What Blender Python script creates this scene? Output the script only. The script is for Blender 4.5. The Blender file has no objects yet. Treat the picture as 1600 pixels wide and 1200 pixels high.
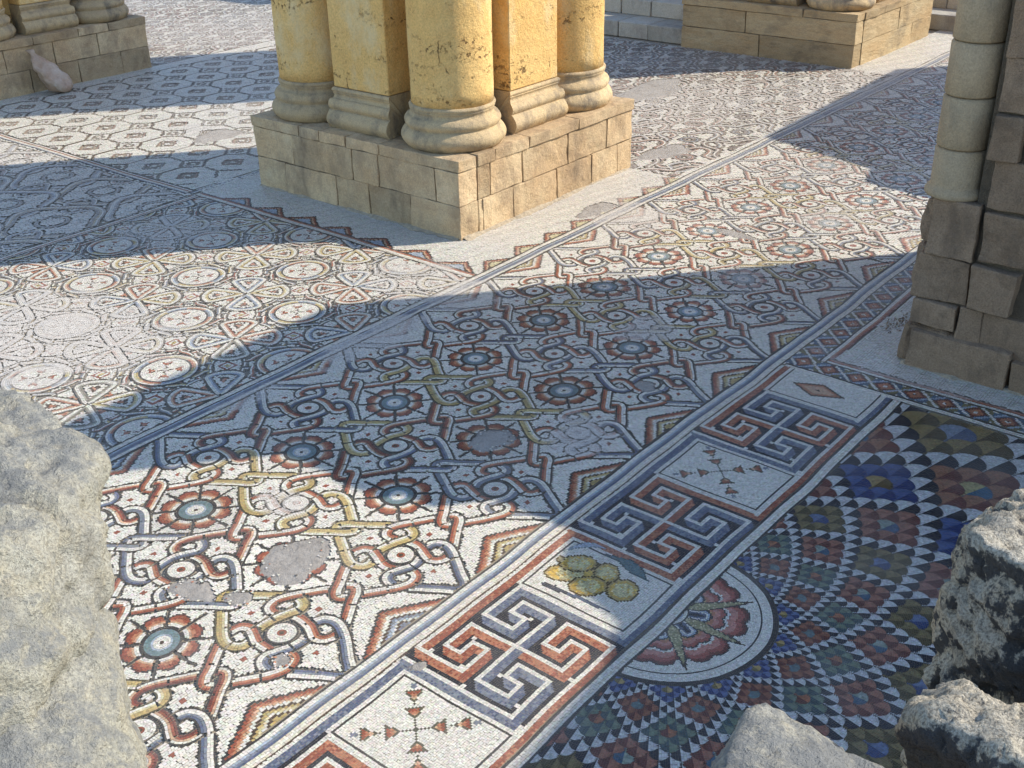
import bpy, bmesh, math, random
import numpy as np
from mathutils import Vector, Matrix, noise as mnoise
PI = math.pi
S = 0.5                      # metres per lattice unit of the mosaic
scene = bpy.context.scene
COL = scene.collection

# ------------------------------------------------------------------ camera, sky, sun, exposure
CAM = np.array([-2.7730, -5.0498, 4.5052])
ROT = np.array([[0.63034337, -0.77604845, -0.02039701],
                [-0.372315, -0.27914785, -0.88513164],
                [0.68121125, 0.56553097, -0.46489348]])
FPX = 1794.73
cd = bpy.data.cameras.new('camera'); cam = bpy.data.objects.new('camera', cd); COL.objects.link(cam)
cd.sensor_width = 36.0; cd.lens = 36.0 * FPX / 1600.0; cd.clip_start = 0.02; cd.clip_end = 2000
M = Matrix(((ROT[0][0], -ROT[1][0], -ROT[2][0], CAM[0]*S), (ROT[0][1], -ROT[1][1], -ROT[2][1], CAM[1]*S),
            (ROT[0][2], -ROT[1][2], -ROT[2][2], CAM[2]*S), (0, 0, 0, 1)))
cam.matrix_world = M
scene.camera = cam

SUN_EL = math.radians(37); SX, SY = 0.762, -0.648
to_sun = Vector((SX*math.cos(SUN_EL), SY*math.cos(SUN_EL), math.sin(SUN_EL)))
w = bpy.data.worlds.new('World'); scene.world = w; w.use_nodes = True
nt = w.node_tree; nt.nodes.clear()
sky = nt.nodes.new('ShaderNodeTexSky'); sky.sky_type = 'NISHITA'; sky.sun_disc = False
sky.sun_elevation = SUN_EL; sky.sun_rotation = math.atan2(SX, SY); sky.air_density = 1.0; sky.dust_density = 0.3; sky.ozone_density = 3.0
bg = nt.nodes.new('ShaderNodeBackground'); bg.inputs[1].default_value = 0.15
out = nt.nodes.new('ShaderNodeOutputWorld'); nt.links.new(sky.outputs[0], bg.inputs[0]); nt.links.new(bg.outputs[0], out.inputs[0])
sl = bpy.data.lights.new('sun', 'SUN'); sl.energy = 3.0; sl.angle = math.radians(0.5); sl.color = (1.0, 0.95, 0.86)
sun = bpy.data.objects.new('sun', sl); COL.objects.link(sun); sun.rotation_euler = to_sun.to_track_quat('Z', 'Y').to_euler()
sun.location = to_sun * 30
scene.view_settings.view_transform = 'Standard'; scene.view_settings.look = 'None'
scene.view_settings.gamma = 1; scene.view_settings.use_curve_mapping = False
scene.view_settings.exposure = 1.22
scene.render.engine = 'CYCLES'
scene.cycles.max_bounces = 6; scene.cycles.diffuse_bounces = 3

# ------------------------------------------------------------------ helpers
rng = np.random.default_rng(11); random.seed(7)
def proj(P):
    P = np.asarray(P, float)
    if P.shape[1] == 2: P = np.c_[P, np.zeros(len(P))]
    Y = (P - CAM) @ ROT.T
    d = np.maximum(Y[:, 2], 1e-3)
    return Y[:, 0]/d*FPX+800, Y[:, 1]/d*FPX+600, Y[:, 2]
def in_view(P, m=260):
    x, y, d = proj(P)
    return (d > .1) & (x > -m) & (x < 1600+m) & (y > -m) & (y < 1200+m)

def tag(o, label=None, cat=None, group=None, kind=None):
    if label: o['label'] = label
    if cat: o['category'] = cat
    if group: o['group'] = group
    if kind: o['kind'] = kind
    return o
def empty(name, loc):
    o = bpy.data.objects.new(name, None); o.empty_display_size = .1
    o.location = [c*S for c in loc]; COL.objects.link(o); return o
def world_of(o):
    v = Vector((0, 0, 0))
    while o is not None: v += o.location; o = o.parent
    return v
def link(name, me, mat, parent=None):
    """mesh coordinates are world metres; shifted so that the object sits under its parent"""
    o = bpy.data.objects.new(name, me)
    if mat and not me.materials: me.materials.append(mat)
    COL.objects.link(o)
    if parent is not None:
        o.parent = parent; off = world_of(parent)
        if off.length > 0: me.transform(Matrix.Translation(-off))
    return o
def bm_obj(name, bm, mat, parent=None, smooth=False):
    bmesh.ops.scale(bm, vec=(S, S, S), verts=bm.verts)
    bmesh.ops.recalc_face_normals(bm, faces=bm.faces)
    me = bpy.data.meshes.new(name); bm.to_mesh(me); bm.free()
    if smooth:
        for p in me.polygons: p.use_smooth = True
    return link(name, me, mat, parent)

# ------------------------------------------------------------------ materials
def N(nt, t, **kw):
    n = nt.nodes.new(t)
    for k, v in kw.items():
        if k.startswith('i_'): n.inputs[int(k[2:])].default_value = v
        else: setattr(n, k, v)
    return n
def base_mat(name, rough):
    m = bpy.data.materials.new(name); m.use_nodes = True; nt = m.node_tree
    b = nt.nodes['Principled BSDF']; b.inputs['Roughness'].default_value = rough
    b.inputs['Specular IOR Level'].default_value = .25
    return m, nt, b
def noise_node(nt, scale, detail=4, rough=.55, vec=None):
    n = N(nt, 'ShaderNodeTexNoise'); n.inputs['Scale'].default_value = scale; n.inputs['Detail'].default_value = detail; n.inputs['Roughness'].default_value = rough
    if vec is not None: nt.links.new(vec, n.inputs['Vector'])
    return n
def ramp(nt, src, stops):
    r = N(nt, 'ShaderNodeValToRGB'); e = r.color_ramp.elements
    while len(e) < len(stops): e.new(.5)
    for q, (p, c) in zip(e, stops):
        q.position = p; q.color = (c, c, c, 1) if isinstance(c, (int, float)) else (*c, 1)
    nt.links.new(src, r.inputs[0]); return r.outputs[0]
def mixc(nt, f, a, b):
    n = N(nt, 'ShaderNodeMix', data_type='RGBA')
    if isinstance(f, (int, float)): n.inputs[0].default_value = f
    else: nt.links.new(f, n.inputs[0])
    for i, v in ((6, a), (7, b)):
        if isinstance(v, tuple): n.inputs[i].default_value = (*v, 1)
        else: nt.links.new(v, n.inputs[i])
    return n.outputs[2]
def bump(nt, b, src, dist, strength=1.0, prev=None):
    n = N(nt, 'ShaderNodeBump'); n.inputs['Strength'].default_value = strength; n.inputs['Distance'].default_value = dist
    nt.links.new(src, n.inputs['Height'])
    if prev is not None: nt.links.new(prev, n.inputs['Normal'])
    nt.links.new(n.outputs[0], b.inputs['Normal']); return n.outputs[0]
def objvec(nt):
    """world-position coordinates so that neighbouring blocks do not repeat"""
    return N(nt, 'ShaderNodeNewGeometry').outputs['Position']

def tessera_mat():
    m, nt, b = base_mat('tesserae', .55)
    a = N(nt, 'ShaderNodeAttribute', attribute_name='tint')
    v = objvec(nt)
    n1 = noise_node(nt, 2.3, 5, .6, v); n2 = noise_node(nt, 260, 2, .5, v)
    dust = ramp(nt, n1.outputs[0], [(.42, 0.0), (.72, .20)])
    c = mixc(nt, dust, a.outputs['Color'], (.50, .45, .38))
    sp = ramp(nt, n2.outputs[0], [(.3, (.80, .79, .77)), (.7, (1.0, 1.0, 1.0))])
    mm = N(nt, 'ShaderNodeMix', data_type='RGBA', blend_type='MULTIPLY'); mm.inputs[0].default_value = 1
    nt.links.new(c, mm.inputs[6]); nt.links.new(sp, mm.inputs[7]); nt.links.new(mm.outputs[2], b.inputs['Base Color'])
    bump(nt, b, n2.outputs[0], .0012, .5)
    return m
def stone_mat(name, c1, c2, c3, stain=None, stain_amt=.5, scale=3.0, bumpd=.01, pits=False, rough=.85, lichen=None, randomise=.16, strata=False, speck=(.72, 1.06, .30, .62)):
    m, nt, b = base_mat(name, rough)
    v = objvec(nt)
    if strata:
        ms = N(nt, 'ShaderNodeMapping'); ms.inputs['Scale'].default_value = (.8, .8, 2.6); nt.links.new(v, ms.inputs[0]); v = ms.outputs[0]
    n1 = noise_node(nt, scale, 6, .6, v); n2 = noise_node(nt, scale*6, 6, .65, v); n3 = noise_node(nt, scale*45, 4, .7, v)
    c = mixc(nt, ramp(nt, n1.outputs[0], [(.35, 0.), (.65, 1.)]), c1, c2)
    c = mixc(nt, ramp(nt, n2.outputs[0], [(.45, 0.), (.75, .75)]), c, c3)
    sp = ramp(nt, n3.outputs[0], [(speck[2], (speck[0],)*3), (speck[3], (speck[1],)*3)])
    mm = N(nt, 'ShaderNodeMix', data_type='RGBA', blend_type='MULTIPLY'); mm.inputs[0].default_value = 1
    nt.links.new(c, mm.inputs[6]); nt.links.new(sp, mm.inputs[7]); c = mm.outputs[2]
    if stain:
        n4 = noise_node(nt, scale*1.7, 8, .68, N(nt, 'ShaderNodeVectorMath', operation='ADD', i_1=(7.3, 2.1, 5.5)).outputs[0])
        va = nt.nodes[-2] if False else None
        add = [n for n in nt.nodes if n.bl_idname == 'ShaderNodeVectorMath'][-1]
        st = N(nt, 'ShaderNodeMapping'); st.inputs['Scale'].default_value = (1, 1, .55)
        nt.links.new(v, st.inputs[0]); nt.links.new(st.outputs[0], add.inputs[0])
        c = mixc(nt, ramp(nt, n4.outputs[0], [(.62-.22*stain_amt, 0.), (.80-.18*stain_amt, .85)]), c, stain)
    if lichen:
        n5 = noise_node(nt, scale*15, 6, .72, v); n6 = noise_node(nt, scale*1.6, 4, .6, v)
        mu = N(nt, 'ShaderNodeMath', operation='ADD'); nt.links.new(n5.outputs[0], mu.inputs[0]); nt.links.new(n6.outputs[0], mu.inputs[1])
        # lichen noise shifted by facing, so side shade can be painted in with it
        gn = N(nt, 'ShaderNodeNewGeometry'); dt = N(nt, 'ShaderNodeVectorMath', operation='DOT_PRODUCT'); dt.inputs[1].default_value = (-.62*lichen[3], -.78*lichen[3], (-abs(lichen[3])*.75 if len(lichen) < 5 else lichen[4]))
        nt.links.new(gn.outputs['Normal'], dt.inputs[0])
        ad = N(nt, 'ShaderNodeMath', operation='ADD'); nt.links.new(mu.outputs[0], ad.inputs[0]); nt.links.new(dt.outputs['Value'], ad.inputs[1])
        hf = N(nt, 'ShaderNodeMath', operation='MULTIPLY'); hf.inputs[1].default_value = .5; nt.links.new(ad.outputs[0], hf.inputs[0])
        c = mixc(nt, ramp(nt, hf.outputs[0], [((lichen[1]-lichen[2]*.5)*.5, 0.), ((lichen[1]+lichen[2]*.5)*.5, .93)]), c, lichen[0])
    if randomise:
        ri = N(nt, 'ShaderNodeObjectInfo'); mr = N(nt, 'ShaderNodeMapRange'); mr.inputs[3].default_value = 1-randomise; mr.inputs[4].default_value = 1+randomise
        nt.links.new(ri.outputs['Random'], mr.inputs[0])
        m2 = N(nt, 'ShaderNodeVectorMath', operation='SCALE'); nt.links.new(c, m2.inputs[0]); nt.links.new(mr.outputs[0], m2.inputs['Scale']); c = m2.outputs[0]
    nb = bump(nt, b, n2.outputs[0], bumpd, 1.0)
    nb = bump(nt, b, n3.outputs[0], bumpd*.35, 1.0, nb)
    if pits:
        mp = N(nt, 'ShaderNodeMapping'); mp.inputs['Scale'].default_value = (1, 1, 1.0); nt.links.new(v, mp.inputs[0])
        p1 = noise_node(nt, 46, 4, .55, mp.outputs[0])
        m3 = N(nt, 'ShaderNodeMapping'); m3.inputs['Scale'].default_value = (1., 1., 4.2); nt.links.new(v, m3.inputs[0])
        p2 = noise_node(nt, 2.6, 5, .6, m3.outputs[0])
        ml = N(nt, 'ShaderNodeMath', operation='MULTIPLY'); nt.links.new(ramp(nt, p1.outputs[0], [(.555, 0.), (.60, 1.)]), ml.inputs[0]); nt.links.new(ramp(nt, p2.outputs[0], [(.53, 0.), (.66, 1.)]), ml.inputs[1])
        c = mixc(nt, ml.outputs[0], c, pits)
        wn = noise_node(nt, 5, 4, .6, v); wv = N(nt, 'ShaderNodeVectorMath', operation='MULTIPLY_ADD'); wv.inputs[1].default_value = (.12, .12, .12)
        nt.links.new(wn.outputs['Color'], wv.inputs[0]); nt.links.new(v, wv.inputs[2])
        m4 = N(nt, 'ShaderNodeMapping'); m4.inputs['Scale'].default_value = (2.1, 2.1, .55); nt.links.new(wv.outputs[0], m4.inputs[0])
        vo = N(nt, 'ShaderNodeTexVoronoi', feature='DISTANCE_TO_EDGE'); vo.inputs['Scale'].default_value = 1.6; nt.links.new(m4.outputs[0], vo.inputs['Vector'])
        ck = N(nt, 'ShaderNodeMath', operation='MULTIPLY'); nt.links.new(ramp(nt, vo.outputs['Distance'], [(.004, 1.), (.012, 0.)]), ck.inputs[0]); nt.links.new(ramp(nt, wn.outputs[0], [(.61, 0.), (.65, 1.)]), ck.inputs[1])
        mx_ = N(nt, 'ShaderNodeMath', operation='MAXIMUM'); nt.links.new(ml.outputs[0], mx_.inputs[0]); nt.links.new(ck.outputs[0], mx_.inputs[1])
        c = mixc(nt, ck.outputs[0], c, pits); ml = mx_
        inv = N(nt, 'ShaderNodeMath', operation='SUBTRACT'); inv.inputs[0].default_value = 1; nt.links.new(ml.outputs[0], inv.inputs[1])
        bump(nt, b, inv.outputs[0], .008, 1.0, nb)
    nt.links.new(c, b.inputs['Base Color'])
    return m
MT = tessera_mat()
M_PLINTH = stone_mat('plinth_limestone', (.51, .335, .172), (.545, .405, .235), (.38, .25, .14), (.20, .14, .085), .62, 2.6, .014, randomise=.22)
M_BASE = stone_mat('column_base_stone', (.56, .40, .205), (.51, .37, .205), (.41, .30, .175), (.115, .098, .08), .62, 4.0, .010)
M_PLASTER = stone_mat('ochre_plaster', (.70, .41, .125), (.74, .475, .175), (.62, .36, .125), (.66, .53, .30), .5, 2.2, .014, pits=(.22, .125, .045), randomise=.04)
M_STRATA = stone_mat('layered_plinth_stone', (.44, .30, .15), (.48, .37, .21), (.38, .27, .14), (.16, .125, .08), .6, 2.0, .012, strata=True)
M_GREYSTONE = stone_mat('weathered_sandstone', (.34, .225, .135), (.39, .265, .165), (.25, .17, .105), (.15, .105, .07), .5, 3.4, .024)
M_DRUM = stone_mat('column_drum_stone', (.42, .31, .185), (.38, .28, .165), (.31, .235, .145), (.20, .155, .10), .4, 3.0, .008, randomise=.06)
M_BOULDER = stone_mat('pale_limestone_block', (.40, .365, .27), (.37, .345, .28), (.42, .35, .225), (.21, .20, .17), 0.6, 7.0, .011, lichen=((.20, .195, .175), 1.20, .26, -.10, .24), randomise=0, speck=(.60, 1.08, .34, .56))
M_LICHEN_SHADE = stone_mat('lichened_shaded_boulder', (.47, .44, .36), (.48, .38, .24), (.36, .32, .25), (.17, .16, .135), .5, 6.0, .014, lichen=((.040, .042, .046), 0.98, .10, .26), randomise=0, speck=(.45, 1.15, .36, .56))  # dark lichen, with shade painted in on viewer-facing sides; tops stay pale
M_STEP = stone_mat('pale_step_stone', (.46, .42, .34), (.42, .38, .30), (.36, .32, .26), (.22, .19, .16), .4, 2.5, .008)
M_MORTAR = stone_mat('repair_mortar', (.36, .315, .26), (.41, .365, .31), (.29, .255, .21), (.22, .19, .155), .5, 7, .012, randomise=.05)
M_BED = stone_mat('mosaic_bedding', (.34, .29, .215), (.30, .255, .19), (.27, .225, .165), None, 0, 6, .003, randomise=0)
M_GROUND = stone_mat('sandy_ground', (.42, .34, .23), (.38, .30, .20), (.34, .27, .18), None, 0, .8, .03, randomise=0)
M_CORE = stone_mat('rubble_core', (.19, .14, .09), (.22, .165, .105), (.14, .11, .075), None, 0, 5, .03, randomise=0)

# ------------------------------------------------------------------ colours of the tesserae
WHITE = (.62, .565, .455); CREAM = (.60, .52, .385); DARK = (.058, .050, .042); BROWN = (.085, .055, .035)
RED = (.265, .078, .042); DRED = (.15, .050, .035); ORANGE = (.40, .165, .085); PEACH = (.52, .32, .19)
OCHRE = (.42, .30, .115); PALEY = (.52, .44, .24); BLUE = (.098, .110, .150); GREYB = (.185, .195, .21); PALEB = (.33, .36, .38)
TEAL = (.15, .20, .19); GREEN = (.12, .15, .10); OLIVE = (.20, .15, .055); BLACK = (.030, .028, .030); LIME = (.57, .51, .435)
def C3(*cs): return np.array(cs)

# lime film and wear: (u, v, ru, rv, strength)
WORN = [(6.1, 4.7, .10, 1.9, .55), (7.9, 2.95, 1.9, .09, .55), (6.5, 2.75, .5, .3, .45), (8.6, 2.6, .7, .3, .5), (5.9, -2.2, .12, .8, .5), (2.1, 4.55, .75, 1.25, .93), (2.3, 3.75, .6, .5, .6), (1.2, 4.6, 1.2, .9, .85), (3.48, -.53, .34, .3, .85), (5.42, .12, .3, .26, .72), (3.75, 2.0, .75, .24, .8),
        (5.0, 2.55, .5, .9, .62), (7.9, 1.95, .5, .5, .7), (9.2, .1, .5, .4, .5), (7.0, .0, .3, .3, .45), (2.3, 2.02, .4, .12, .6), (4.4, 6.0, .55, .6, .75),
        (13., 4.2, 1.6, 1.1, .65), (15., 2.6, 2.6, .8, .6), (7.4, 9.3, .45, .4, .6), (8.5, 9.9, .5, .5, .55), (13., 15., 2.5, 2.0, .6), (3.2, 7.6, 1.0, .8, .5), (11.5, 3.9, .9, .5, .55), (1.45, .55, .16, .22, .7)]
def wear(P):
    f = .34*np.clip((P[:, 0]-5.6)/5., 0, 1)*(.75+.35*np.sin(P[:, 0]*2.3+P[:, 1]*1.7))
    f = np.maximum(f, .07*((P[:, 1] > 2.27) & (P[:, 0] < 5.5))*(1+.5*np.sin(P[:, 0]*3+P[:, 1]*2.3))); f = np.maximum(f, .58*((P[:, 1] > 6.85) & (P[:, 0] < 5.3)))
    for (a, b, ru, rv, s) in WORN:
        d = np.sqrt(((P[:, 0]-a)/ru)**2 + ((P[:, 1]-b)/rv)**2)
        wob = .22*np.sin(P[:, 0]*9+b)*np.sin(P[:, 1]*8+a) + .13*np.sin(P[:, 0]*23+P[:, 1]*17)
        f = np.maximum(f, s*np.clip((1.15 - d + wob)/.45, 0, 1))
    return f
# repaired holes: (u, v, ru, rv, seed)
PATCHES = [(1.04, .0, .235, .225, 1), (3.02, -.02, .175, .165, 2), (.42, .26, .10, .17, 3), (.55, -.03, .085, .085, 4), (.33, -.68, .075, .055, 5), (8.09, .70, .09, .26, 6),
           (4.02, 2.10, .0, .0, 7), (7.85, 2.42, .30, .16, 8), (10.3, 3.02, .42, .24, 9), (.80, -1.34, .055, .035, 10), (.62, 1.98, .0, .0, 11), (13.2, 5.1, .9, .35, 12), (4.45, -.50, .085, .11, 13), (7.3, 8.8, .35, .3, 14)]
PATCHES = [p for p in PATCHES if p[2] > 0]
def patch_r(p, th):
    s = p[4]
    return 1 + .13*np.sin(2*th+s) + .09*np.sin(3*th+2.1*s) + .06*np.sin(5*th+s*.7) + .03*np.sin(9*th+s)
def in_patch(P):
    m = np.zeros(len(P), bool)
    for p in PATCHES:
        du, dv = (P[:, 0]-p[0])/p[2], (P[:, 1]-p[1])/p[3]
        m |= np.hypot(du, dv) < patch_r(p, np.arctan2(dv, du))
    return m

# ------------------------------------------------------------------ the mosaic engine: every tessera is a small slab face of its own
class Field:
    """remembers which spots are already paved, so that tesserae never overlap"""
    def __init__(s, u0, u1, v0, v1, res=.0055, mask=None):
        s.b = (u0, u1, v0, v1); s.res = res; s.mask = mask
        s.occ = np.zeros((int((u1-u0)/res)+2, int((v1-v0)/res)+2), bool)
    def idx(s, P):
        i = ((P[:, 0]-s.b[0])/s.res).astype(int); j = ((P[:, 1]-s.b[2])/s.res).astype(int)
        return np.clip(i, 0, s.occ.shape[0]-1), np.clip(j, 0, s.occ.shape[1]-1)
    def put(s, c, t, hl, hw, col, gid=None, tight=.62):
        """c (n,2) centres, t (n,2) unit tangents, hl/hw half sizes, col (n,3) -> kept quads, colours, ids"""
        n = len(c)
        hl = np.broadcast_to(np.asarray(hl, float), (n,)); hw = np.broadcast_to(np.asarray(hw, float), (n,))
        if gid is None: gid = np.zeros(n, int)
        k = (c[:, 0] > s.b[0]) & (c[:, 0] < s.b[1]) & (c[:, 1] > s.b[2]) & (c[:, 1] < s.b[3])
        k &= in_view(c)
        if s.mask is not None: k &= s.mask(c)
        k &= ~in_patch(c)
        c, t, hl, hw, col, gid = c[k], t[k], hl[k], hw[k], col[k], gid[k]
        nrm = np.c_[-t[:, 1], t[:, 0]]
        bad = np.zeros(len(c), bool)
        for a, b in ((0, 0), (1, 1), (1, -1), (-1, 1), (-1, -1)):
            q = c + t*(hl*a*tight)[:, None] + nrm*(hw*b*tight)[:, None]
            i, j = s.idx(q); bad |= s.occ[i, j]
        k = ~bad
        c, t, hl, hw, col, gid, nrm = c[k], t[k], hl[k], hw[k], col[k], gid[k], nrm[k]
        mx = max(hl.max() if len(hl) else 0, hw.max() if len(hw) else 0)
        m = max(1, int(math.ceil(mx/s.res*.9)))
        for a in np.linspace(-1, 1, 2*m+1):
            for b in np.linspace(-1, 1, 2*m+1):
                q = c + t*(hl*a)[:, None] + nrm*(hw*b)[:, None]
                i, j = s.idx(q); s.occ[i, j] = True
        g = .925
        Q = np.stack([c - t*(hl*g)[:, None] - nrm*(hw*g)[:, None], c + t*(hl*g)[:, None] - nrm*(hw*g)[:, None],
                      c + t*(hl*g)[:, None] + nrm*(hw*g)[:, None], c - t*(hl*g)[:, None] + nrm*(hw*g)[:, None]], 1)
        Q = Q + rng.normal(0, 1, Q.shape)*(np.minimum(hl, hw)*.085)[:, None, None]
        return [Q, col, gid]
def cat(*L):
    L = [l for l in L if l is not None and len(l[0])]
    if not L: return [np.zeros((0, 4, 2)), np.zeros((0, 3)), np.zeros(0, int)]
    return [np.concatenate([l[i] for l in L]) for i in range(3)]
def pick(L, m): return [L[0][m], L[1][m], L[2][m]]
def warp(P):
    """the old floor has settled and its lines wander a little"""
    u, v = P[..., 0], P[..., 1]
    du = .006*np.sin(1.7*u+.9*v) + .004*np.sin(4.3*v-2.1*u) + .0025*np.sin(11*v+7*u)
    dv = .006*np.sin(1.3*u-1.9*v+1) + .0045*np.sin(3.7*u+1.2*v) + .0025*np.sin(9.7*u-5*v)
    dz = .006*np.sin(1.1*u+.5)*np.sin(1.4*v) + .0025*np.sin(3.1*u-2.2*v)
    return du, dv, dz
def lay(name, L, parent=None, jitter=.10, z=.0):
    """one mesh object from a set of tesserae"""
    Q, col, _ = L; n = len(Q)
    if n == 0: return None
    c = Q.mean(1); f = wear(c)
    col = col*(1 + rng.normal(0, jitter, (n, 1))*1.0)*(1 + rng.normal(0, .035, (n, 3)))
    lime = np.array(LIME)*(1 + rng.normal(0, .035, (n, 1)))
    fm = np.clip(f + rng.normal(0, .10, n)*(f > .02), 0, .96)[:, None]
    col = np.clip(col*(1-fm) + lime*fm, .008, .82)
    zz = .004 + z + rng.normal(0, .0006, (n, 1)) + rng.normal(0, .0005, (n, 4))
    du, dv, dz = warp(Q)
    V = np.stack([Q[:, :, 0]+du, Q[:, :, 1]+dv, zz+dz], 2).reshape(-1, 3)*S
    me = bpy.data.meshes.new(name)
    me.vertices.add(4*n); me.vertices.foreach_set('co', V.astype(np.float32).ravel())
    me.loops.add(4*n); me.loops.foreach_set('vertex_index', np.arange(4*n, dtype=np.int32))
    me.polygons.add(n); me.polygons.foreach_set('loop_start', np.arange(0, 4*n, 4, dtype=np.int32))
    try: me.polygons.foreach_set('loop_total', np.full(n, 4, np.int32))
    except Exception: pass
    a = me.attributes.new('tint', 'FLOAT_COLOR', 'FACE')
    a.data.foreach_set('color', np.c_[col, np.ones(n)].astype(np.float32).ravel())
    me.update(calc_edges=True)
    return link(name, me, MT, parent)
def grid(u0, u1, v0, v1, s, ang=0., ar=1.12):
    """running rows of tesserae"""
    cu, cv = (u0+u1)/2, (v0+v1)/2; r = math.hypot(u1-u0, v1-v0)/2 + .05
    if ang == 0: ru, rv = (u1-u0)/2, (v1-v0)/2
    else: ru = rv = r
    nv = int(2*rv/s)+1; nu = int(2*ru/(s*ar))+2
    j, i = np.meshgrid(np.arange(nv), np.arange(nu), indexing='ij')
    x = (i + .5*(j % 2) + rng.uniform(-.12, .12, i.shape) + rng.uniform(0, 1, (nv, 1)))*s*ar - ru - s
    y = (j+.5)*s - rv + .0*x
    y = y + .12*s*np.sin(x*7+j*.7)
    ca, sa = math.cos(ang), math.sin(ang)
    P = np.c_[(cu + x*ca - y*sa).ravel(), (cv + x*sa + y*ca).ravel()]
    T = np.tile([ca, sa], (len(P), 1))
    return P, T, s*ar/2, s/2
def spline(pts, closed, step=.017):
    """even Catmull-Rom samples -> points, tangents, and the 0..1 parameter"""
    p = np.array(pts, float); n = len(p); segs = n if closed else n-1; out = []
    for i in range(segs):
        if closed: a, b, c, d = p[(i-1) % n], p[i], p[(i+1) % n], p[(i+2) % n]
        else: a, b, c, d = p[max(i-1, 0)], p[i], p[i+1], p[min(i+2, n-1)]
        t = np.linspace(0, 1, 24, endpoint=False)[:, None]
        out.append(.5*((2*b) + (c-a)*t + (2*a-5*b+4*c-d)*t*t + (3*b-a-3*c+d)*t**3))
    out.append(p[:1] if closed else p[-1:])
    q = np.concatenate(out); l = np.r_[0, np.cumsum(np.hypot(*np.diff(q, axis=0).T))]
    m = max(3, int(l[-1]/step)); x = (np.arange(m)+.5)/m*l[-1]
    P = np.c_[np.interp(x, l, q[:, 0]), np.interp(x, l, q[:, 1])]
    e = l[-1]*.004
    A = np.c_[np.interp(np.clip(x-e, 0, l[-1]), l, q[:, 0]), np.interp(np.clip(x-e, 0, l[-1]), l, q[:, 1])]
    B = np.c_[np.interp(np.clip(x+e, 0, l[-1]), l, q[:, 0]), np.interp(np.clip(x+e, 0, l[-1]), l, q[:, 1])]
    T = B-A; T /= np.hypot(*T.T)[:, None]
    return P, T, x/l[-1], l[-1]/m
def band_rows(P, T, step, cols, w=.0165):
    """rows of tesserae running along a path: cols listed from the left of the path to the right"""
    nrm = np.c_[-T[:, 1], T[:, 0]]; k = len(cols); c, t, col, hl, hws = [], [], [], [], []
    ws = np.full(k, w) if np.isscalar(w) else np.array(w); mid = ws.sum()/2 - np.cumsum(ws) + ws/2
    dT = np.gradient(np.unwrap(np.arctan2(T[:, 1], T[:, 0])))/step
    for i, cc in enumerate(cols):
        o = mid[i]; hws.append(np.full(len(P), ws[i]/2))
        c.append(P + nrm*o); t.append(T); col.append(np.tile(cc, (len(P), 1)))
        hl.append(np.clip(step/2*(1 - o*dT), step*.25, step*.9))
    return np.concatenate(c), np.concatenate(t), np.concatenate(hl), np.concatenate(hws), np.concatenate(col)
def poly_in(P, poly):
    x, y = P[:, 0], P[:, 1]; m = np.zeros(len(P), bool); n = len(poly)
    for i in range(n):
        x0, y0 = poly[i]; x1, y1 = poly[(i+1) % n]
        k = (y0 > y) != (y1 > y)
        m ^= k & (x < (x1-x0)*(y-y0)/((y1-y0) if y1 != y0 else 1e-9)+x0)
    return m
def poly_dist(P, poly, closed=True):
    d = np.full(len(P), 9.); n = len(poly)
    for i in range(n if closed else n-1):
        a = np.array(poly[i]); b = np.array(poly[(i+1) % n]); ab = b-a
        t = np.clip(((P-a) @ ab)/(ab @ ab), 0, 1); d = np.minimum(d, np.hypot(*(P - a - t[:, None]*ab).T))
    return d

# ------------------------------------------------------------------ ground and bedding
bm = bmesh.new(); bmesh.ops.create_grid(bm, x_segments=1, y_segments=1, size=1500)
for v in bm.verts: v.co.z = -.03
tag(bm_obj('ground', bm, M_GROUND), 'sandy ground around the ruin', 'ground', kind='structure')
bm = bmesh.new(); bmesh.ops.create_grid(bm, x_segments=40, y_segments=40, size=14)
for v in bm.verts: v.co += Vector((12.5, 7.5, -.011))
tag(bm_obj('floor', bm, M_BED), 'mortar bedding of the hall floor that shows between the tesserae', 'floor', kind='structure')

# ================================================================== 1 the rosette carpet
V_LO, V_HI = -1.12, 2.10
F1 = Field(-1.6, 19.5, -1.24, 2.26)
carpet = tag(empty('rosette_mosaic', (0, 0, 0)), 'long mosaic carpet of red rosettes and linked knots beside the meander border', 'floor mosaic', kind='structure')
stuffL = []
# edge lines first (both long sides)
def straight(u0, u1, v, cols, w=.0165, st=.0185):
    n = int((u1-u0)/st); P = np.c_[u0+(np.arange(n)+.5)*st, np.full(n, v) + .003*np.sin((u0+(np.arange(n)+.5)*st)*6.)]
    return band_rows(P, np.tile([1., 0.], (n, 1)), st, cols, w)
def put_rows(F, R, gid=0, tight=.62):
    c, t, hl, hw, col = R
    return F.put(c, t, hl, hw, col, np.full(len(c), gid), tight)
edge_hi = put_rows(F1, straight(-1.6, 19.4, 2.155, [DARK, CREAM, WHITE, WHITE, DARK, PALEB, GREYB, BLUE, GREYB, WHITE, WHITE, DARK]))
edge_lo = put_rows(F1, straight(-1.6, 19.4, -1.128, [DARK, WHITE, WHITE, PALEB, GREYB, BLUE, CREAM, WHITE, CREAM, BROWN]))
lay('edge_line', edge_hi, carpet); lay('edge_line', edge_lo, carpet)

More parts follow.
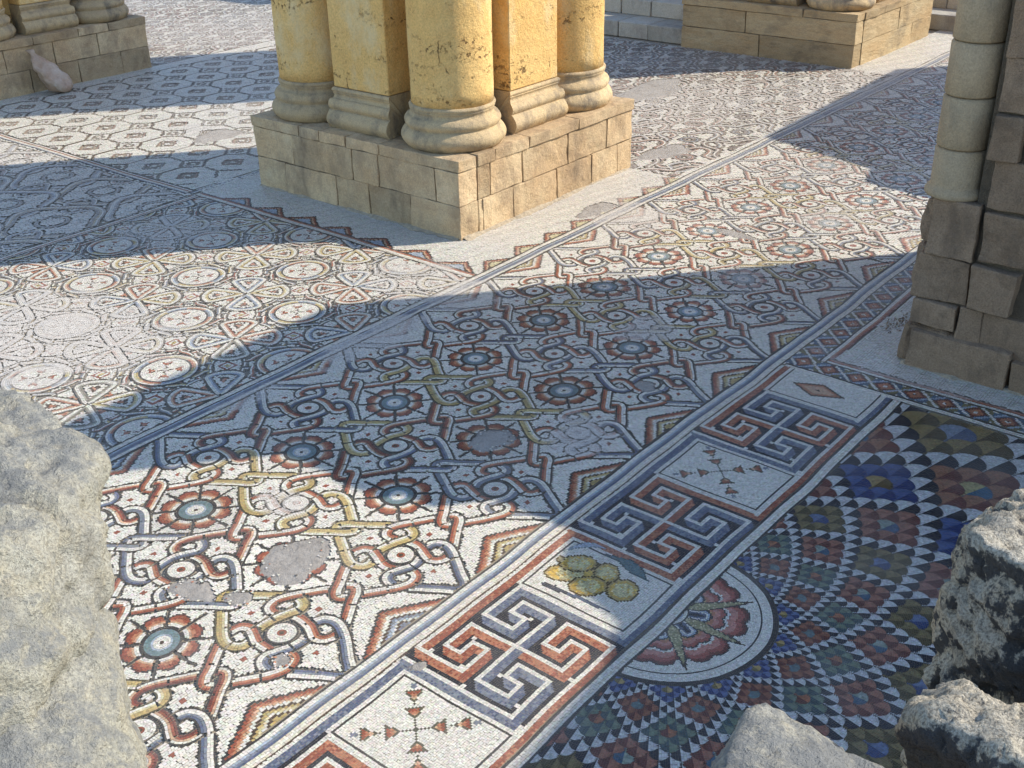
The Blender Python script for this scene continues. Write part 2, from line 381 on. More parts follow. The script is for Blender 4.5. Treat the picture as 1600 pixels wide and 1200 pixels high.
# rosettes
def rosette_cols(r, th, j):
    ph = (np.degrees(th) + 360*3) % 45 - 22.5                        # 0 in the middle of a petal
    rp = .182 + .078*np.sqrt(np.clip(1-(ph/22.6)**2, 0, 1))
    col = np.tile(WHITE, (len(r), 1)); gid = np.full(len(r), -1)
    k = ((np.degrees(th) + 720) % 360 // 45).astype(int)
    pet = (r < rp) & (r > .134)
    f = (r-.134)/(rp-.134)
    for lo, hi, c in ((0, .26, WHITE), (.26, .42, PEACH), (.42, .56, ORANGE), (.56, .86, RED), (.86, 1.01, DRED)):
        col[pet & (f >= lo) & (f < hi)] = c
    col[pet & (rp-r < .013)] = DARK
    gid[pet] = k[pet]
    ray = (np.abs(np.abs(ph)-22.5)/57.3*r < .0085) & (r > .12) & (r < .335 + .02*((k+j) % 2))
    d = r <= .134
    col[d] = TEAL; col[d & (r > .118)] = DARK; col[d & (r < .072)] = PALEB; col[d & (r < .052)] = WHITE; col[d & (r < .010)] = BROWN; gid[d] = 9
    return col, gid
def rosette(i, j):
    c0 = np.array([i + .004*math.sin(i*3+j), j + .004*math.cos(i*5)]); cs, ts, rr, tt, hl = [], [], [], [], []
    st = .0140 if i < 6 else .019
    R = np.arange(st*.5, .395, st)
    for r in R:
        n = max(1, int(2*PI*r/(st*1.08))); th = (np.arange(n)+rng.uniform())*2*PI/n
        rj = r + 0*th
        cs.append(c0 + np.c_[rj*np.cos(th), rj*np.sin(th)]); ts.append(np.c_[-np.sin(th), np.cos(th)]); rr.append(rj); tt.append(th); hl.append(np.full(n, PI*r/n))
    c, t, r, th, hl = map(np.concatenate, (cs, ts, rr, tt, hl))
    if not in_view(c).any(): return None
    col, gid = rosette_cols(r, th, j)
    rays = []
    for q_ in range(8):
        an = q_*PI/4; n = 14; r0 = .137+(np.arange(n)+.5)*.0148*(1.0 if (q_+j) % 2 else .93); ww = .0088*(1-.45*((r0-.137)/.21)**2)
        d_ = np.array([math.cos(an), math.sin(an)]); rays.append(F1.put(c0+r0[:, None]*d_, np.tile(d_, (n, 1)), .0074, ww, np.tile(DARK, (n, 1)), np.full(n, 8), .5))
    rays = cat(*rays)
    c = c0 + (c-c0)*(1+.035*math.sin(i*5.1+j*2.3)); c[:, 0] += .006*np.sin(9*c[:, 1]+i); wi = 1 + .10*math.sin(i*7.7+j*3)
    L = cat(rays, F1.put(c, t, np.maximum(hl, .004), st/2, col*wi, gid, .5))
    if len(L[0]) < 30: return L
    root = empty('rosette', (i, j, 0)); root.parent = carpet
    for k in range(8): lay('petal', pick(L, L[2] == k), root)
    lay('ray', pick(L, L[2] == 8), root); lay('flower_centre', pick(L, L[2] == 9), root)
    return pick(L, L[2] == -1)
# knots: four boomerang loops each, hooked into each other and into the neighbours
LOOP = [(0, .565), (.050, .532), (.095, .46), (.16, .37), (.232, .266), (.264, .185), (.246, .116), (.196, .090), (.136, .110), (.068, .138), (0, .148)]
LOOP = LOOP + [(-x, y) for x, y in LOOP[-2:0:-1]]
knots = [(i+.5, j) for i in range(-2, 19) for j in (-.5, .5, 1.5)]
def rot90(P, k):
    c, s = round(math.cos(k*PI/2)), round(math.sin(k*PI/2)); return np.c_[P[:, 0]*c - P[:, 1]*s, P[:, 0]*s + P[:, 1]*c]
loops = []
for (ku, kv) in knots:
    if not in_view(np.array([[ku, kv]]), 400)[0]: continue
    st = .0172 if ku < 6 else .023
    P0, T0, par, stp = spline(LOOP, True, st)
    ov = ((P0[:, 0] > 0) & (np.hypot(P0[:, 0]-.118, P0[:, 1]-.118) < .066)) | ((P0[:, 0] < 0) & (np.hypot(P0[:, 0]+.248, P0[:, 1]-.248) < .078)) | ((P0[:, 0] > 0) & (np.hypot(P0[:, 0]-.065, P0[:, 1]-.5) < .075))
    for k in range(4):
        P = rot90(P0, -k); T = rot90(T0, -k); h = rng.integers(0, 2)
        if k in (1, 3): ramp_c = [RED, ORANGE, WHITE, WHITE] if rng.uniform() < .6 else [DRED, RED, PEACH, WHITE]
        else:
            vj = kv + (.5 if k == 0 else -.5)
            blue = (int(math.floor(ku)) % 2 == 0) or vj in (-1, 2)
            if blue and vj in (0, 1) and rng.uniform() < .1: blue = False
            ramp_c = ([BLUE, GREYB, WHITE, WHITE] if rng.uniform() < .6 else [GREYB, GREYB, WHITE, WHITE]) if blue else [OCHRE, OCHRE, PALEY, WHITE]
        edge = ((.060, .050, .040) if ku < 5.2 else (.10, .078, .056)) if k in (1, 3) or ramp_c[0] is not OCHRE else (.085, .068, .03)
        if k in (2, 1): ramp_c = ramp_c[::-1]
        ph = rng.uniform(0, 6.28, 4); ang_ = np.arctan2(P[:, 1], P[:, 0])
        P = P + np.array([ku, kv]) + .006*np.sin(np.array([ku*3+k, kv*5+k*2])) + np.c_[.0055*np.sin(2*ang_+ph[0])+.003*np.sin(5*ang_+ph[1]), .0055*np.sin(2*ang_+ph[2])+.003*np.sin(5*ang_+ph[3])]
        tone = rng.uniform(.84, 1.14); ramp_c = [tuple(np.array(c_)*(tone if c_ is not WHITE else 1)) for c_ in ramp_c]
        loops.append([P, T, stp, [edge]+ramp_c+[edge], ov, (ku, kv, k), [.0105, .0168, .0160, .0160, .0168, .0105] if ku < 5.2 else [.0105, .0140, .0135, .0135, .0140, .0105]])
parts = {}
for phase in (True, False):
    for lp in loops:
        P, T, stp, cols, ov, key, rw = lp
        c, t, hl, hw, col = band_rows(P, T, stp, cols, rw)
        m = np.tile(ov == phase, len(cols))
        if m.any(): parts.setdefault(key, []).append(F1.put(c[m], t[m], hl[m], hw[m], col[m], None, .5))
for key, L in parts.items():
    L = cat(*L)
    if len(L[0]): lay('ribbon', L, carpet)
# the ringed disc inside each knot, and the small red chips in its corners
for (ku, kv) in knots:
    if not in_view(np.array([[ku, kv]]), 300)[0]: continue
    cs, ts, cl, hl = [], [], [], []
    st = .0145 if ku < 6 else .018
    for r in np.arange(st/2, .105, st):
        n = max(1, int(2*PI*r/(st*1.1))); th = (np.arange(n)+rng.uniform())*2*PI/n
        cs.append(np.c_[ku+r*np.cos(th), kv+r*np.sin(th)]); ts.append(np.c_[-np.sin(th), np.cos(th)]); hl.append(np.full(n, max(.004, PI*r/n)))
        cl.append(np.tile(BROWN if r < .008 else RED if r < .030 else WHITE if r < .089 else DARK, (n, 1)))
    L = F1.put(np.concatenate(cs), np.concatenate(ts), np.concatenate(hl), st/2, np.concatenate(cl), None, .5)
    lay('knot_disc', L, carpet)
for j in (0, 1):
    for i in range(-1, 19):
        L = rosette(i, j)
        if L is not None: stuffL.append(L)
# stepped half lozenges along both edges
chev = {}
def chevron_cols(P):
    col = np.tile(WHITE, (len(P), 1)); gid = np.full(len(P), -1)
    for sgn, vb in ((1, -1.03), (-1, 2.055)):
        near = np.abs(P[:, 1]-vb) < .30
        for i in range(-1, 19):
            m = near & (np.abs(P[:, 0]-i-.0) < .45)
            if not m.any(): continue
            d = .228 - np.abs(P[m, 0]-i)*.62 - (P[m, 1]-vb)*sgn
            st = np.round(d/.0165)*.0165
            c = np.tile(WHITE, (m.sum(), 1)); g = np.full(m.sum(), -1)
            inn = [OCHRE, PALEY] if (i % 2 == 0 or i > 2) else [GREYB, PALEB]
            for lo, hi, cc in ((0, .020, DARK), (.020, .045, RED), (.045, .062, ORANGE), (.062, .078, PEACH), (.078, .105, WHITE), (.105, .124, BROWN), (.124, .142, inn[0]), (.142, .16, inn[1]), (.16, .176, WHITE), (.176, .19, BROWN), (.19, .30, inn[0])):
                k = (d >= lo) & (d < hi); c[k] = cc; g[k] = (i+5)*2 + (sgn > 0)
            col[m] = c; gid[m] = g
    return col, gid
P, T, a, b = grid(-1.3, 8.2, V_LO, 2.14, .0172)
col, gid = chevron_cols(P)
small = np.zeros(len(P), bool)
for (ku, kv) in knots:                                                  # red chips
    for sx, sy in ((1, 0), (-1, 0), (0, 1), (0, -1)):
        small |= (np.abs(P[:, 0]-ku-.29*sx) < .018) & (np.abs(P[:, 1]-kv-.29*sy) < .018)
col[small] = RED
bgL = [F1.put(P, T, a, b, col, gid)]
P, T, a, b = grid(8.2, 19.4, V_LO, 2.14, .026)
col, gid = chevron_cols(P)
for (ku, kv) in knots:
    for sx, sy in ((1, 0), (-1, 0), (0, 1), (0, -1)):
        col[(np.abs(P[:, 0]-ku-.29*sx) < .02) & (np.abs(P[:, 1]-kv-.29*sy) < .02)] = RED
bgL.append(F1.put(P, T, a, b, col, gid))
bgL = cat(*bgL)
for g in sorted(set(bgL[2].tolist())):
    if g >= 0: lay('stepped_lozenge', pick(bgL, bgL[2] == g), carpet)
tag(lay('white_ground', cat(pick(bgL, bgL[2] == -1), *stuffL), carpet, jitter=.065), kind='stuff')

# ================================================================== 2 the meander border
border = tag(empty('meander_border', (0, 0, 0)), 'mosaic border strip of red and blue meanders between framed panels', 'floor mosaic', kind='structure')
F2 = Field(-1.9, 5.49, -2.30, -1.20)
G = .115; TS = G/8; V0 = -1.205-TS; PER = 113*TS; U0 = .80
rows = put_rows(F2, straight(-1.9, 5.47, -2.252, [DARK, WHITE, WHITE, CREAM, WHITE, DARK], .0155))
red_h = [(8.6, 0), (1, 0), (1, 3), (3, 3), (3, 2), (2, 2), (2, 1), (4, 1), (4, 4)]
A_half = red_h; A2 = [(8-x, 8-y) for x, y in A_half[::-1]]
PATH_A = A_half + A2[1:]
PATH_B = [(y, 8-x) for x, y in PATH_A]
def seg_hit(s, t, path):
    """is the point on the white ridge line, or on the face below it (ridge swept by (-1,+1))?"""
    ridge = np.zeros(len(s), bool); face = np.zeros(len(s), int); W = .13; D = .63
    for (x0, y0), (x1, y1) in zip(path[:-1], path[1:]):
        xa, xb = min(x0, x1), max(x0, x1); ya, yb = min(y0, y1), max(y0, y1)
        ridge |= (s > xa-W) & (s < xb+W) & (t > ya-W) & (t < yb+W)
        if ya == yb:                                   # runs along s: its face hangs on the +t side
            tau = t-ya
            face[(tau > 0) & (tau < D) & (s+tau*.9 > xa-.1) & (s+tau*.9 < xb+.13)] = 1
        else:
            tau = xa-s
            face[(tau > 0) & (tau < D) & (t-tau*.9 > ya-.13) & (t-tau*.9 < yb+.1)] = 2
    return ridge, face
gi, gj = np.meshgrid(np.arange(-190, 326), np.arange(-1, 68), indexing='ij')
P = np.c_[U0+(gi.ravel()+.5)*TS, V0-(gj.ravel()+.5)*TS]; T = np.tile([1., 0.], (len(P), 1)); a = b = TS/2
P = P + rng.normal(0, TS*.035, P.shape)
u, v = P[:, 0], P[:, 1]; t = (V0-v)/G
col = np.tile(WHITE, (len(P), 1)); gid = np.full(len(P), -1)
RR = ((RED, ORANGE), (BLUE, GREYB))
for k in range(-2, 4):
    uu = U0 + PER*k
    s = (u-uu)/G
    # panel on the far side of this meander
    x0, x1 = 8.0, 8.0 + (PER/G - 8)
    sw = (k % 2)                                        # colours swap from one meander to the next
    cA, cB = (RR[0], RR[1]) if sw == 0 else (RR[1], RR[0])
    near = (s > -6.8) & (s < PER/G + .8)
    pa = [(PER/G + (0 if True else 0), 8), ] and PATH_A
    # A comes from the upper frame of the next panel, B goes on into the near frame of the previous one
    pathA = [(PER/G+.1, 0)] + PATH_A[1:-1] + [(-(PER/G-8)-.1, 8)]
    pathA = [(x, y) for x, y in pathA]
    rA, fA = seg_hit(s[near], t[near], pathA); rB, fB = seg_hit(s[near], t[near], [(0, -.1)] + PATH_B[1:-1] + [(8, 8.1)])
    idx = np.where(near)[0]
    inside = (s[idx] > -.62) & (s[idx] < 8.6) & (t[idx] > -.3) & (t[idx] < 8.6)
    c = col[idx].copy(); g = gid[idx].copy()
    core = inside & (s[idx] > -.1) & (s[idx] < 8.1)
    tri = np.zeros(len(idx), bool)
    for ps, pt_ in ((1.25, .75), (3.25, 1.85), (1.22, 2.72), (.3, 3.75)):
        for q_ in range(4):
            tri |= (np.abs(s[idx]-ps) < .13) & (np.abs(t[idx]-pt_) < .13); ps, pt_ = pt_, 8-ps
    c[core] = BLACK; c[core & tri] = WHITE; g[core] = k+3
    for r_, f_, cc in ((rA, fA, cA), (rB, fB, cB)):
        tone = rng.uniform(0, 1, len(idx))
        c1 = np.where((tone < .70)[:, None], np.array(cc[1]), np.array(cc[0])); c2 = np.where((tone < .72)[:, None], np.array(cc[0]), np.array(cc[1]))
        m1 = (f_ == 1); m2 = (f_ == 2)
        c[m1] = c2[m1]; c[m2] = c1[m2]; g[(m1 | m2) & inside] = k+3
    for r_ in (rA, rB):
        c[r_] = WHITE; g[r_ & inside] = k+3
    col[idx] = c; gid[idx] = g
# thin dark frame round every panel
for k in range(-2, 4):
    a0 = U0 + PER*k + 66.5*TS; a1 = U0 + PER*(k+1) - 7.5*TS; b0, b1 = V0-7.5*TS, V0-61.5*TS
    if k == 2: pass
    q = [(a0, b0), (a1, b0), (a1, b1), (a0, b1)]
    m = poly_in(P, q); d = poly_dist(P, q)
    e = d < TS*.3
    col[m] = WHITE; gid[m] = 100+k; col[e] = DARK
# motifs in the panels
def buds(cu, cv, big=1.0):
    du, dv = P[:, 0]-cu, P[:, 1]-cv
    x, y = (du-dv)/math.sqrt(2), (du+dv)/math.sqrt(2)
    for k in range(4):
        ca, sa = [(1, 0), (0, 1), (-1, 0), (0, -1)][k]
        r = x*ca + y*sa; q = np.abs(-x*sa + y*ca)
        for r0 in (.085*big, .235*big):
            f = (r-r0)/(.105*big); hw = .004 + .062*big*f
            m = (f > 0) & (f < 1) & (q < hw)
            o = m & ((f > .86) | (q > hw-.014))
            col[m] = np.where((f[m] < .5)[:, None], np.array(PEACH), np.where((f[m] < .7)[:, None], np.array(ORANGE), np.array(RED)))
            col[o] = (.11, .095, .06)
        m = (r > 0) & (r < .36*big) & (q < .008) & ((r < .085*big) | ((r > .20*big) & (r < .235*big)) | (r > .345*big)); col[m] = (.10, .09, .06)
        m = (np.abs(r-.375*big) < .02) & (q < .018); col[m] = GREYB
for k in (-2, -1, 1):
    buds(U0 + PER*k + 8*G + .33, -1.665, .88)
cz = U0 + PER*2 + 8*G + .27
# lozenge in the short end panel
f = np.abs(P[:, 0]-cz)*1.9/.23 + np.abs(P[:, 1]+1.66)/.24
m = f < 1; col[m] = ORANGE; col[m & (f < .62)] = PEACH; col[m & (f > .82)] = BROWN; col[m & (f < .13)] = BROWN
FRUIT = {"E0": [[2.12, -1.635], [2.078, -1.646], [2.026, -1.63], [1.974, -1.591], [1.932, -1.536], [1.908, -1.476], [1.907, -1.423], [1.929, -1.386], [1.97, -1.374], [2.023, -1.389], [2.076, -1.428], [2.119, -1.484], [2.143, -1.545], [2.143, -1.599]], "E1": [[2.208, -1.591], [2.171, -1.603], [2.128, -1.594], [2.086, -1.566], [2.055, -1.525], [2.039, -1.478], [2.042, -1.435], [2.064, -1.403], [2.101, -1.391], [2.145, -1.399], [2.187, -1.427], [2.22, -1.469], [2.235, -1.517], [2.231, -1.56]], "E3": [[2.211, -1.762], [2.171, -1.779], [2.13, -1.781], [2.095, -1.767], [2.074, -1.739], [2.07, -1.703], [2.084, -1.666], [2.114, -1.635], [2.154, -1.617], [2.196, -1.614], [2.231, -1.628], [2.253, -1.657], [2.257, -1.694], [2.242, -1.731]], "E4": [[2.047, -1.775], [2.006, -1.79], [1.96, -1.783], [1.917, -1.756], [1.885, -1.715], [1.871, -1.668], [1.878, -1.622], [1.904, -1.589], [1.944, -1.573], [1.991, -1.579], [2.036, -1.606], [2.068, -1.648], [2.082, -1.697], [2.074, -1.742]], "E5": [[2.138, -1.957], [2.095, -1.974], [2.049, -1.972], [2.009, -1.951], [1.982, -1.917], [1.974, -1.875], [1.987, -1.833], [2.017, -1.8], [2.06, -1.782], [2.107, -1.783], [2.148, -1.803], [2.175, -1.839], [2.183, -1.882], [2.169, -1.924]], "stem": [[2.123, -1.403], [2.107, -1.411], [2.091, -1.412], [2.077, -1.407], [2.069, -1.396], [2.067, -1.381], [2.073, -1.366], [2.084, -1.353], [2.1, -1.345], [2.116, -1.344], [2.13, -1.349], [2.139, -1.36], [2.14, -1.375], [2.134, -1.39]], "leaf": [[2.321, -1.549], [2.345, -1.624], [2.378, -1.753], [2.355, -1.849], [2.255, -1.966], [2.249, -1.876], [2.262, -1.779], [2.307, -1.703]], "leaf2": [[2.172, -1.338], [2.274, -1.357], [2.356, -1.392], [2.389, -1.462], [2.382, -1.568], [2.338, -1.475], [2.248, -1.384]], "knife": [[1.82, -1.424], [1.845, -1.432], [1.858, -1.513], [1.852, -1.609], [1.823, -1.619], [1.804, -1.539], [1.802, -1.457]], "blade": [[1.852, -1.609], [1.867, -1.76], [1.864, -1.954], [1.851, -1.93], [1.833, -1.778], [1.823, -1.619]]}
def paint(poly, fill, edge, core=None, ew=.014):
    m = poly_in(P, poly); d = poly_dist(P, poly); cpt = np.mean(poly, 0)
    ext = max(1e-3, np.hypot(*(np.array(poly)-cpt).T).mean())
    col[m] = fill
    if core is not None:
        rr = np.hypot(*(P-cpt).T)/ext; kk = m & (rr < .62) & (rng.uniform(0, 1, len(P)) < .85); col[kk] = core
        kk = m & (d > ew) & (d < ew*2.0); col[kk] = OCHRE
    col[m & (d < ew)] = edge
    gid[m] = 200 + paint.n; paint.n += 1
paint.n = 0
paint(FRUIT['leaf2'], PALEB, (.22, .25, .24), None, .010); paint(FRUIT['leaf'], (.10, .15, .145), (.05, .075, .075), None, .012)
for e in ('E0', 'E1', 'E3', 'E4', 'E5'): cq_ = np.mean(FRUIT[e], 0); paint([tuple(cq_+(np.array(z_)-cq_)*1.12) for z_ in FRUIT[e]], (.55, .345, .065), (.095, .058, .012), (.57, .48, .23), .0125)
paint(FRUIT['stem'], (.45, .36, .18), (.12, .08, .03), None, .011)
paint(FRUIT['knife'], (.055, .055, .065), (.03, .03, .035), None, .010); paint(FRUIT['blade'], (.09, .11, .14), (.07, .08, .10), None, .006)
names = {0: 'leaf', 1: 'leaf', 2: 'fruit', 3: 'fruit', 4: 'fruit', 5: 'fruit', 6: 'fruit', 7: 'stem', 8: 'knife_handle', 9: 'knife_blade'}
L = F2.put(P, T, a, b, col, gid)
fruit_panel = None
for g in sorted(set(L[2].tolist())):
    q = pick(L, L[2] == g)
    if 0 <= g < 50: lay('meander', q, border)
    elif 90 <= g < 150:
        if g == 100: fruit_panel = lay('fruit_panel', q, border, jitter=.09)
        else: lay('bud_panel' if g != 102 else 'lozenge_panel', q, border, jitter=.09)
for g in sorted(set(L[2].tolist())):
    if g >= 200: lay(names[g-200], pick(L, L[2] == g), fruit_panel, jitter=.16)
lay('frame_rows', pick(L, L[2] == -1), border); lay('edge_line', rows, border)

# ================================================================== 3 band of lozenges turning the corner
lozb = tag(empty('lozenge_border', (0, 0, 0)), 'narrow mosaic band of red serrated lozenges around the near stone pier', 'floor mosaic', kind='structure')
def loz_mask(P): return ((P[:, 0] > 5.49) & (P[:, 1] > -1.46) & (P[:, 1] < -1.2)) | ((P[:, 0] > 5.49) & (P[:, 0] < 5.84))
F3 = Field(5.47, 9.7, -4.6, -1.21, .0055, lambda q: ((q[:, 0] > 5.47) & (q[:, 1] > -1.52)) | (q[:, 0] < 5.86))
def vline(u, v0, v1, cols, w=.0165):
    n = int((v1-v0)/.0185); Pp = np.c_[np.full(n, u), v0+(np.arange(n)+.5)*.0185]
    return band_rows(Pp, np.tile([0., 1.], (n, 1)), .0185, cols, w)
E = [put_rows(F3, vline(5.495, -4.6, -1.22, [DARK, WHITE, CREAM, WHITE, DARK])), put_rows(F3, vline(5.80, -4.6, -1.49, [DARK, WHITE, WHITE, RED, ORANGE, DRED])),
     put_rows(F3, straight(5.76, 9.6, -1.475, [DARK, WHITE, WHITE, ORANGE, RED, DRED]))]
lay('edge_line', cat(*E), lozb)
P, T, a, b = grid(5.48, 9.6, -4.6, -1.21, .0155)
k = loz_mask(P) & (~((P[:, 0] > 5.84) & (P[:, 1] < -1.46))); P, T = P[k], T[k]
col = np.tile(GREYB, (len(P), 1)); gid = np.full(len(P), -1)
leg = (P[:, 1] < -1.46) | ((P[:, 0] < 5.70) & (P[:, 0]-5.49 < -(P[:, 1]+1.21)))
x = np.where(leg, P[:, 1]+1.57, P[:, 0]-6.16); y = np.where(leg, P[:, 0]-5.645, P[:, 1]+1.325)
xm = (x+.125) % .25 - .125; ki = np.floor((x+.125)/.25).astype(int)
d = np.abs(xm)+np.abs(y)
col[:] = np.where(((ki + (y > 0)) % 2 == 0)[:, None], np.array((.19, .155, .075)), np.array((.10, .13, .155)))
lat = np.minimum(np.abs(((x+y+.125) % .25)-.125), np.abs(((x-y+.125) % .25)-.125))
col[np.abs(((x+y) % .25)-.125) < .016] = PALEB; col[np.abs(((x-y) % .25)-.125) < .016] = WHITE
m = d < .095; col[m] = ORANGE; col[m & (d > .066)] = DRED; col[m & (d < .022)] = WHITE; col[m & (d < .010)] = DARK
gid[m] = np.where(leg, 100, 0)[m] + ki[m] + 40
tri = (d > .12) & (np.abs(y) > .075) & (np.abs(np.abs(xm)-.125) < .022) & (np.abs(np.abs(y)-.10) < .015); col[tri] = WHITE
L = F3.put(P, T, a, b, col, gid)
for g in sorted(set(L[2].tolist())):
    q = pick(L, L[2] == g)
    if g >= 0 and len(q[0]) > 4: lay('lozenge', q, lozb)
lay('lozenge_ground', pick(L, L[2] == -1), lozb)

# ================================================================== 4 the scale carpet with its half medallion
scales = tag(empty('scale_mosaic', (0, 0, 0)), 'dark mosaic of fanned coloured scales radiating from a half medallion', 'floor mosaic', kind='structure')
MC = np.array([2.08, -2.20]); Q4 = 1.0490; NS = 128
mask4 = lambda p: (p[:, 1] < -2.302) & (p[:, 0] < 5.445)
F4 = Field(-1.5, 5.46, -5.2, -2.30, .005, mask4)
# medallion
cs, ts, hl, rr, tt = [], [], [], [], []
for r in np.arange(.005, .668, .0102):
    n = max(2, int(2*PI*r/.0108)); th = (np.arange(n)+rng.uniform())*2*PI/n
    cs.append(MC+np.c_[r*np.cos(th), r*np.sin(th)]); ts.append(np.c_[-np.sin(th), np.cos(th)]); hl.append(np.full(n, PI*r/n)); rr.append(np.full(n, r)); tt.append(th)
c, t, hl, r, th = map(np.concatenate, (cs, ts, hl, rr, tt))
col = np.tile(WHITE, (len(c), 1)); gid = np.full(len(c), 0)
deg = np.degrees(th) % 45; a45 = deg-22.5                              # 0 midway between leaves
sec = (np.degrees(th) % 360 // 45).astype(int)
f = np.abs(a45)/22.5
lobe = .052*np.sqrt(np.clip(1-((np.abs(a45)-8.0)/9.5)**2, 0, 1))
ro = .448 + lobe; ri = .318 + lobe*.9
PINK = (.48, .215, .155)
m = (r < ro) & (r > .16)
for lo, hi, cc in ((0, .012, DARK), (.012, .035, DRED), (.035, .07, (.33, .10, .07)), (.07, .14, PINK)):
    k = m & (ro-r >= lo) & (ro-r < hi); col[k] = cc
k = m & (ro-r >= .115) & (r > ri); col[k] = ORANGE
k = m & (r > ri) & (r < ri+.018); col[k] = WHITE
k2 = r < ri
for lo, hi, cc in ((0, .012, DARK), (.012, .040, (.33, .10, .07)), (.040, .07, PINK), (.07, .092, ORANGE), (.092, .115, OCHRE), (.115, .2, PALEY)):
    k = k2 & (r > .16) & (ri-r >= lo) & (ri-r < hi); col[k] = cc
gid[m] = 10+sec[m]
# blue loops between the leaves
lx = r*np.cos(np.radians(a45)); ly = r*np.sin(np.radians(a45)); dl = np.hypot(np.maximum(np.abs(lx-.185)-.035, 0), ly*1.0)
for hi, cc in ((.062, DARK), (.050, PALEB), (.036, WHITE), (.026, BLUE), (.012, BLACK)):
    k = (dl < hi) & (r > .115); col[k] = cc; gid[k] = 30+sec[k]
# leaves
al = np.minimum(deg, 45-deg); lw = np.where(r < .22, .036*np.sqrt(np.clip((r-.14)/.08, 0, 1)), .036*np.clip((.515-r)/.295, 0, 1)**.9); dist = r*np.sin(np.radians(al))
k = (dist < lw+.010) & (r > .135) & (r < .51); col[k] = DARK; s8 = (np.round(np.degrees(th)/45) % 8).astype(int); gid[k] = 50+s8[k]
k = (dist < lw) & (r > .14) & (r < .50); col[k] = (.29, .25, .12); kk = k & (rng.uniform(0, 1, len(r)) < .25); col[kk] = PALEY
k = (dist < .006) & (r > .48) & (r < .545); col[k] = BROWN
# sun
for hi, cc in ((.142, DARK), (.132, WHITE), (.112, PALEB), (.100, RED), (.078, ORANGE), (.056, OCHRE), (.035, PALEY)):
    k = r < hi; col[k] = cc; gid[k] = 1
for lo, hi, cc in ((.560, .576, DARK), (.576, .628, WHITE), (.628, .670, DARK)):
    k = (r >= lo) & (r < hi); col[k] = cc; gid[k] = 2
k = (r >= .576) & (r < .590); col[k] = WHITE
L = F4.put(c, t, np.maximum(hl, .003), .0051, col, gid, .35)
med = lay('medallion', pick(L, L[2] == 0), scales)
for g in sorted(set(L[2].tolist())):
    if g == 0: continue
    nm = 'sun_disc' if g == 1 else 'medallion_ring' if g == 2 else 'petal' if g < 30 else 'petal_loop' if g < 50 else 'medallion_leaf'
    lay(nm, pick(L, L[2] == g), med)
# scales
LV = [((.045, .055, .13), (.14, .165, .26), OCHRE, OLIVE), (DRED, (.30, .12, .065), (.13, .165, .15), TEAL), ((.07, .10, .095), (.17, .20, .13), (.34, .13, .06), DRED), (DRED, (.33, .14, .085), (.28, .31, .24), (.07, .12, .16)),
      ((.10, .075, .03), (.21, .155, .065), (.14, .17, .25), (.05, .07, .15)), (DRED, (.31, .14, .09), (.25, .28, .22), (.08, .12, .17)), ((.035, .05, .13), (.085, .11, .21), (.33, .23, .10), (.13, .085, .03)), ((.16, .05, .035), (.31, .14, .075), (.40, .32, .13), (.05, .12, .17)),
      ((.12, .085, .04), (.27, .19, .075), (.25, .27, .30), (.12, .14, .19)), (DRED, (.33, .14, .085), (.28, .31, .24), (.07, .12, .16))]
TH0 = math.radians(-11.25); KC = math.log(.705)/math.log(Q4) - .45; DTH = 2*PI/NS
items = []
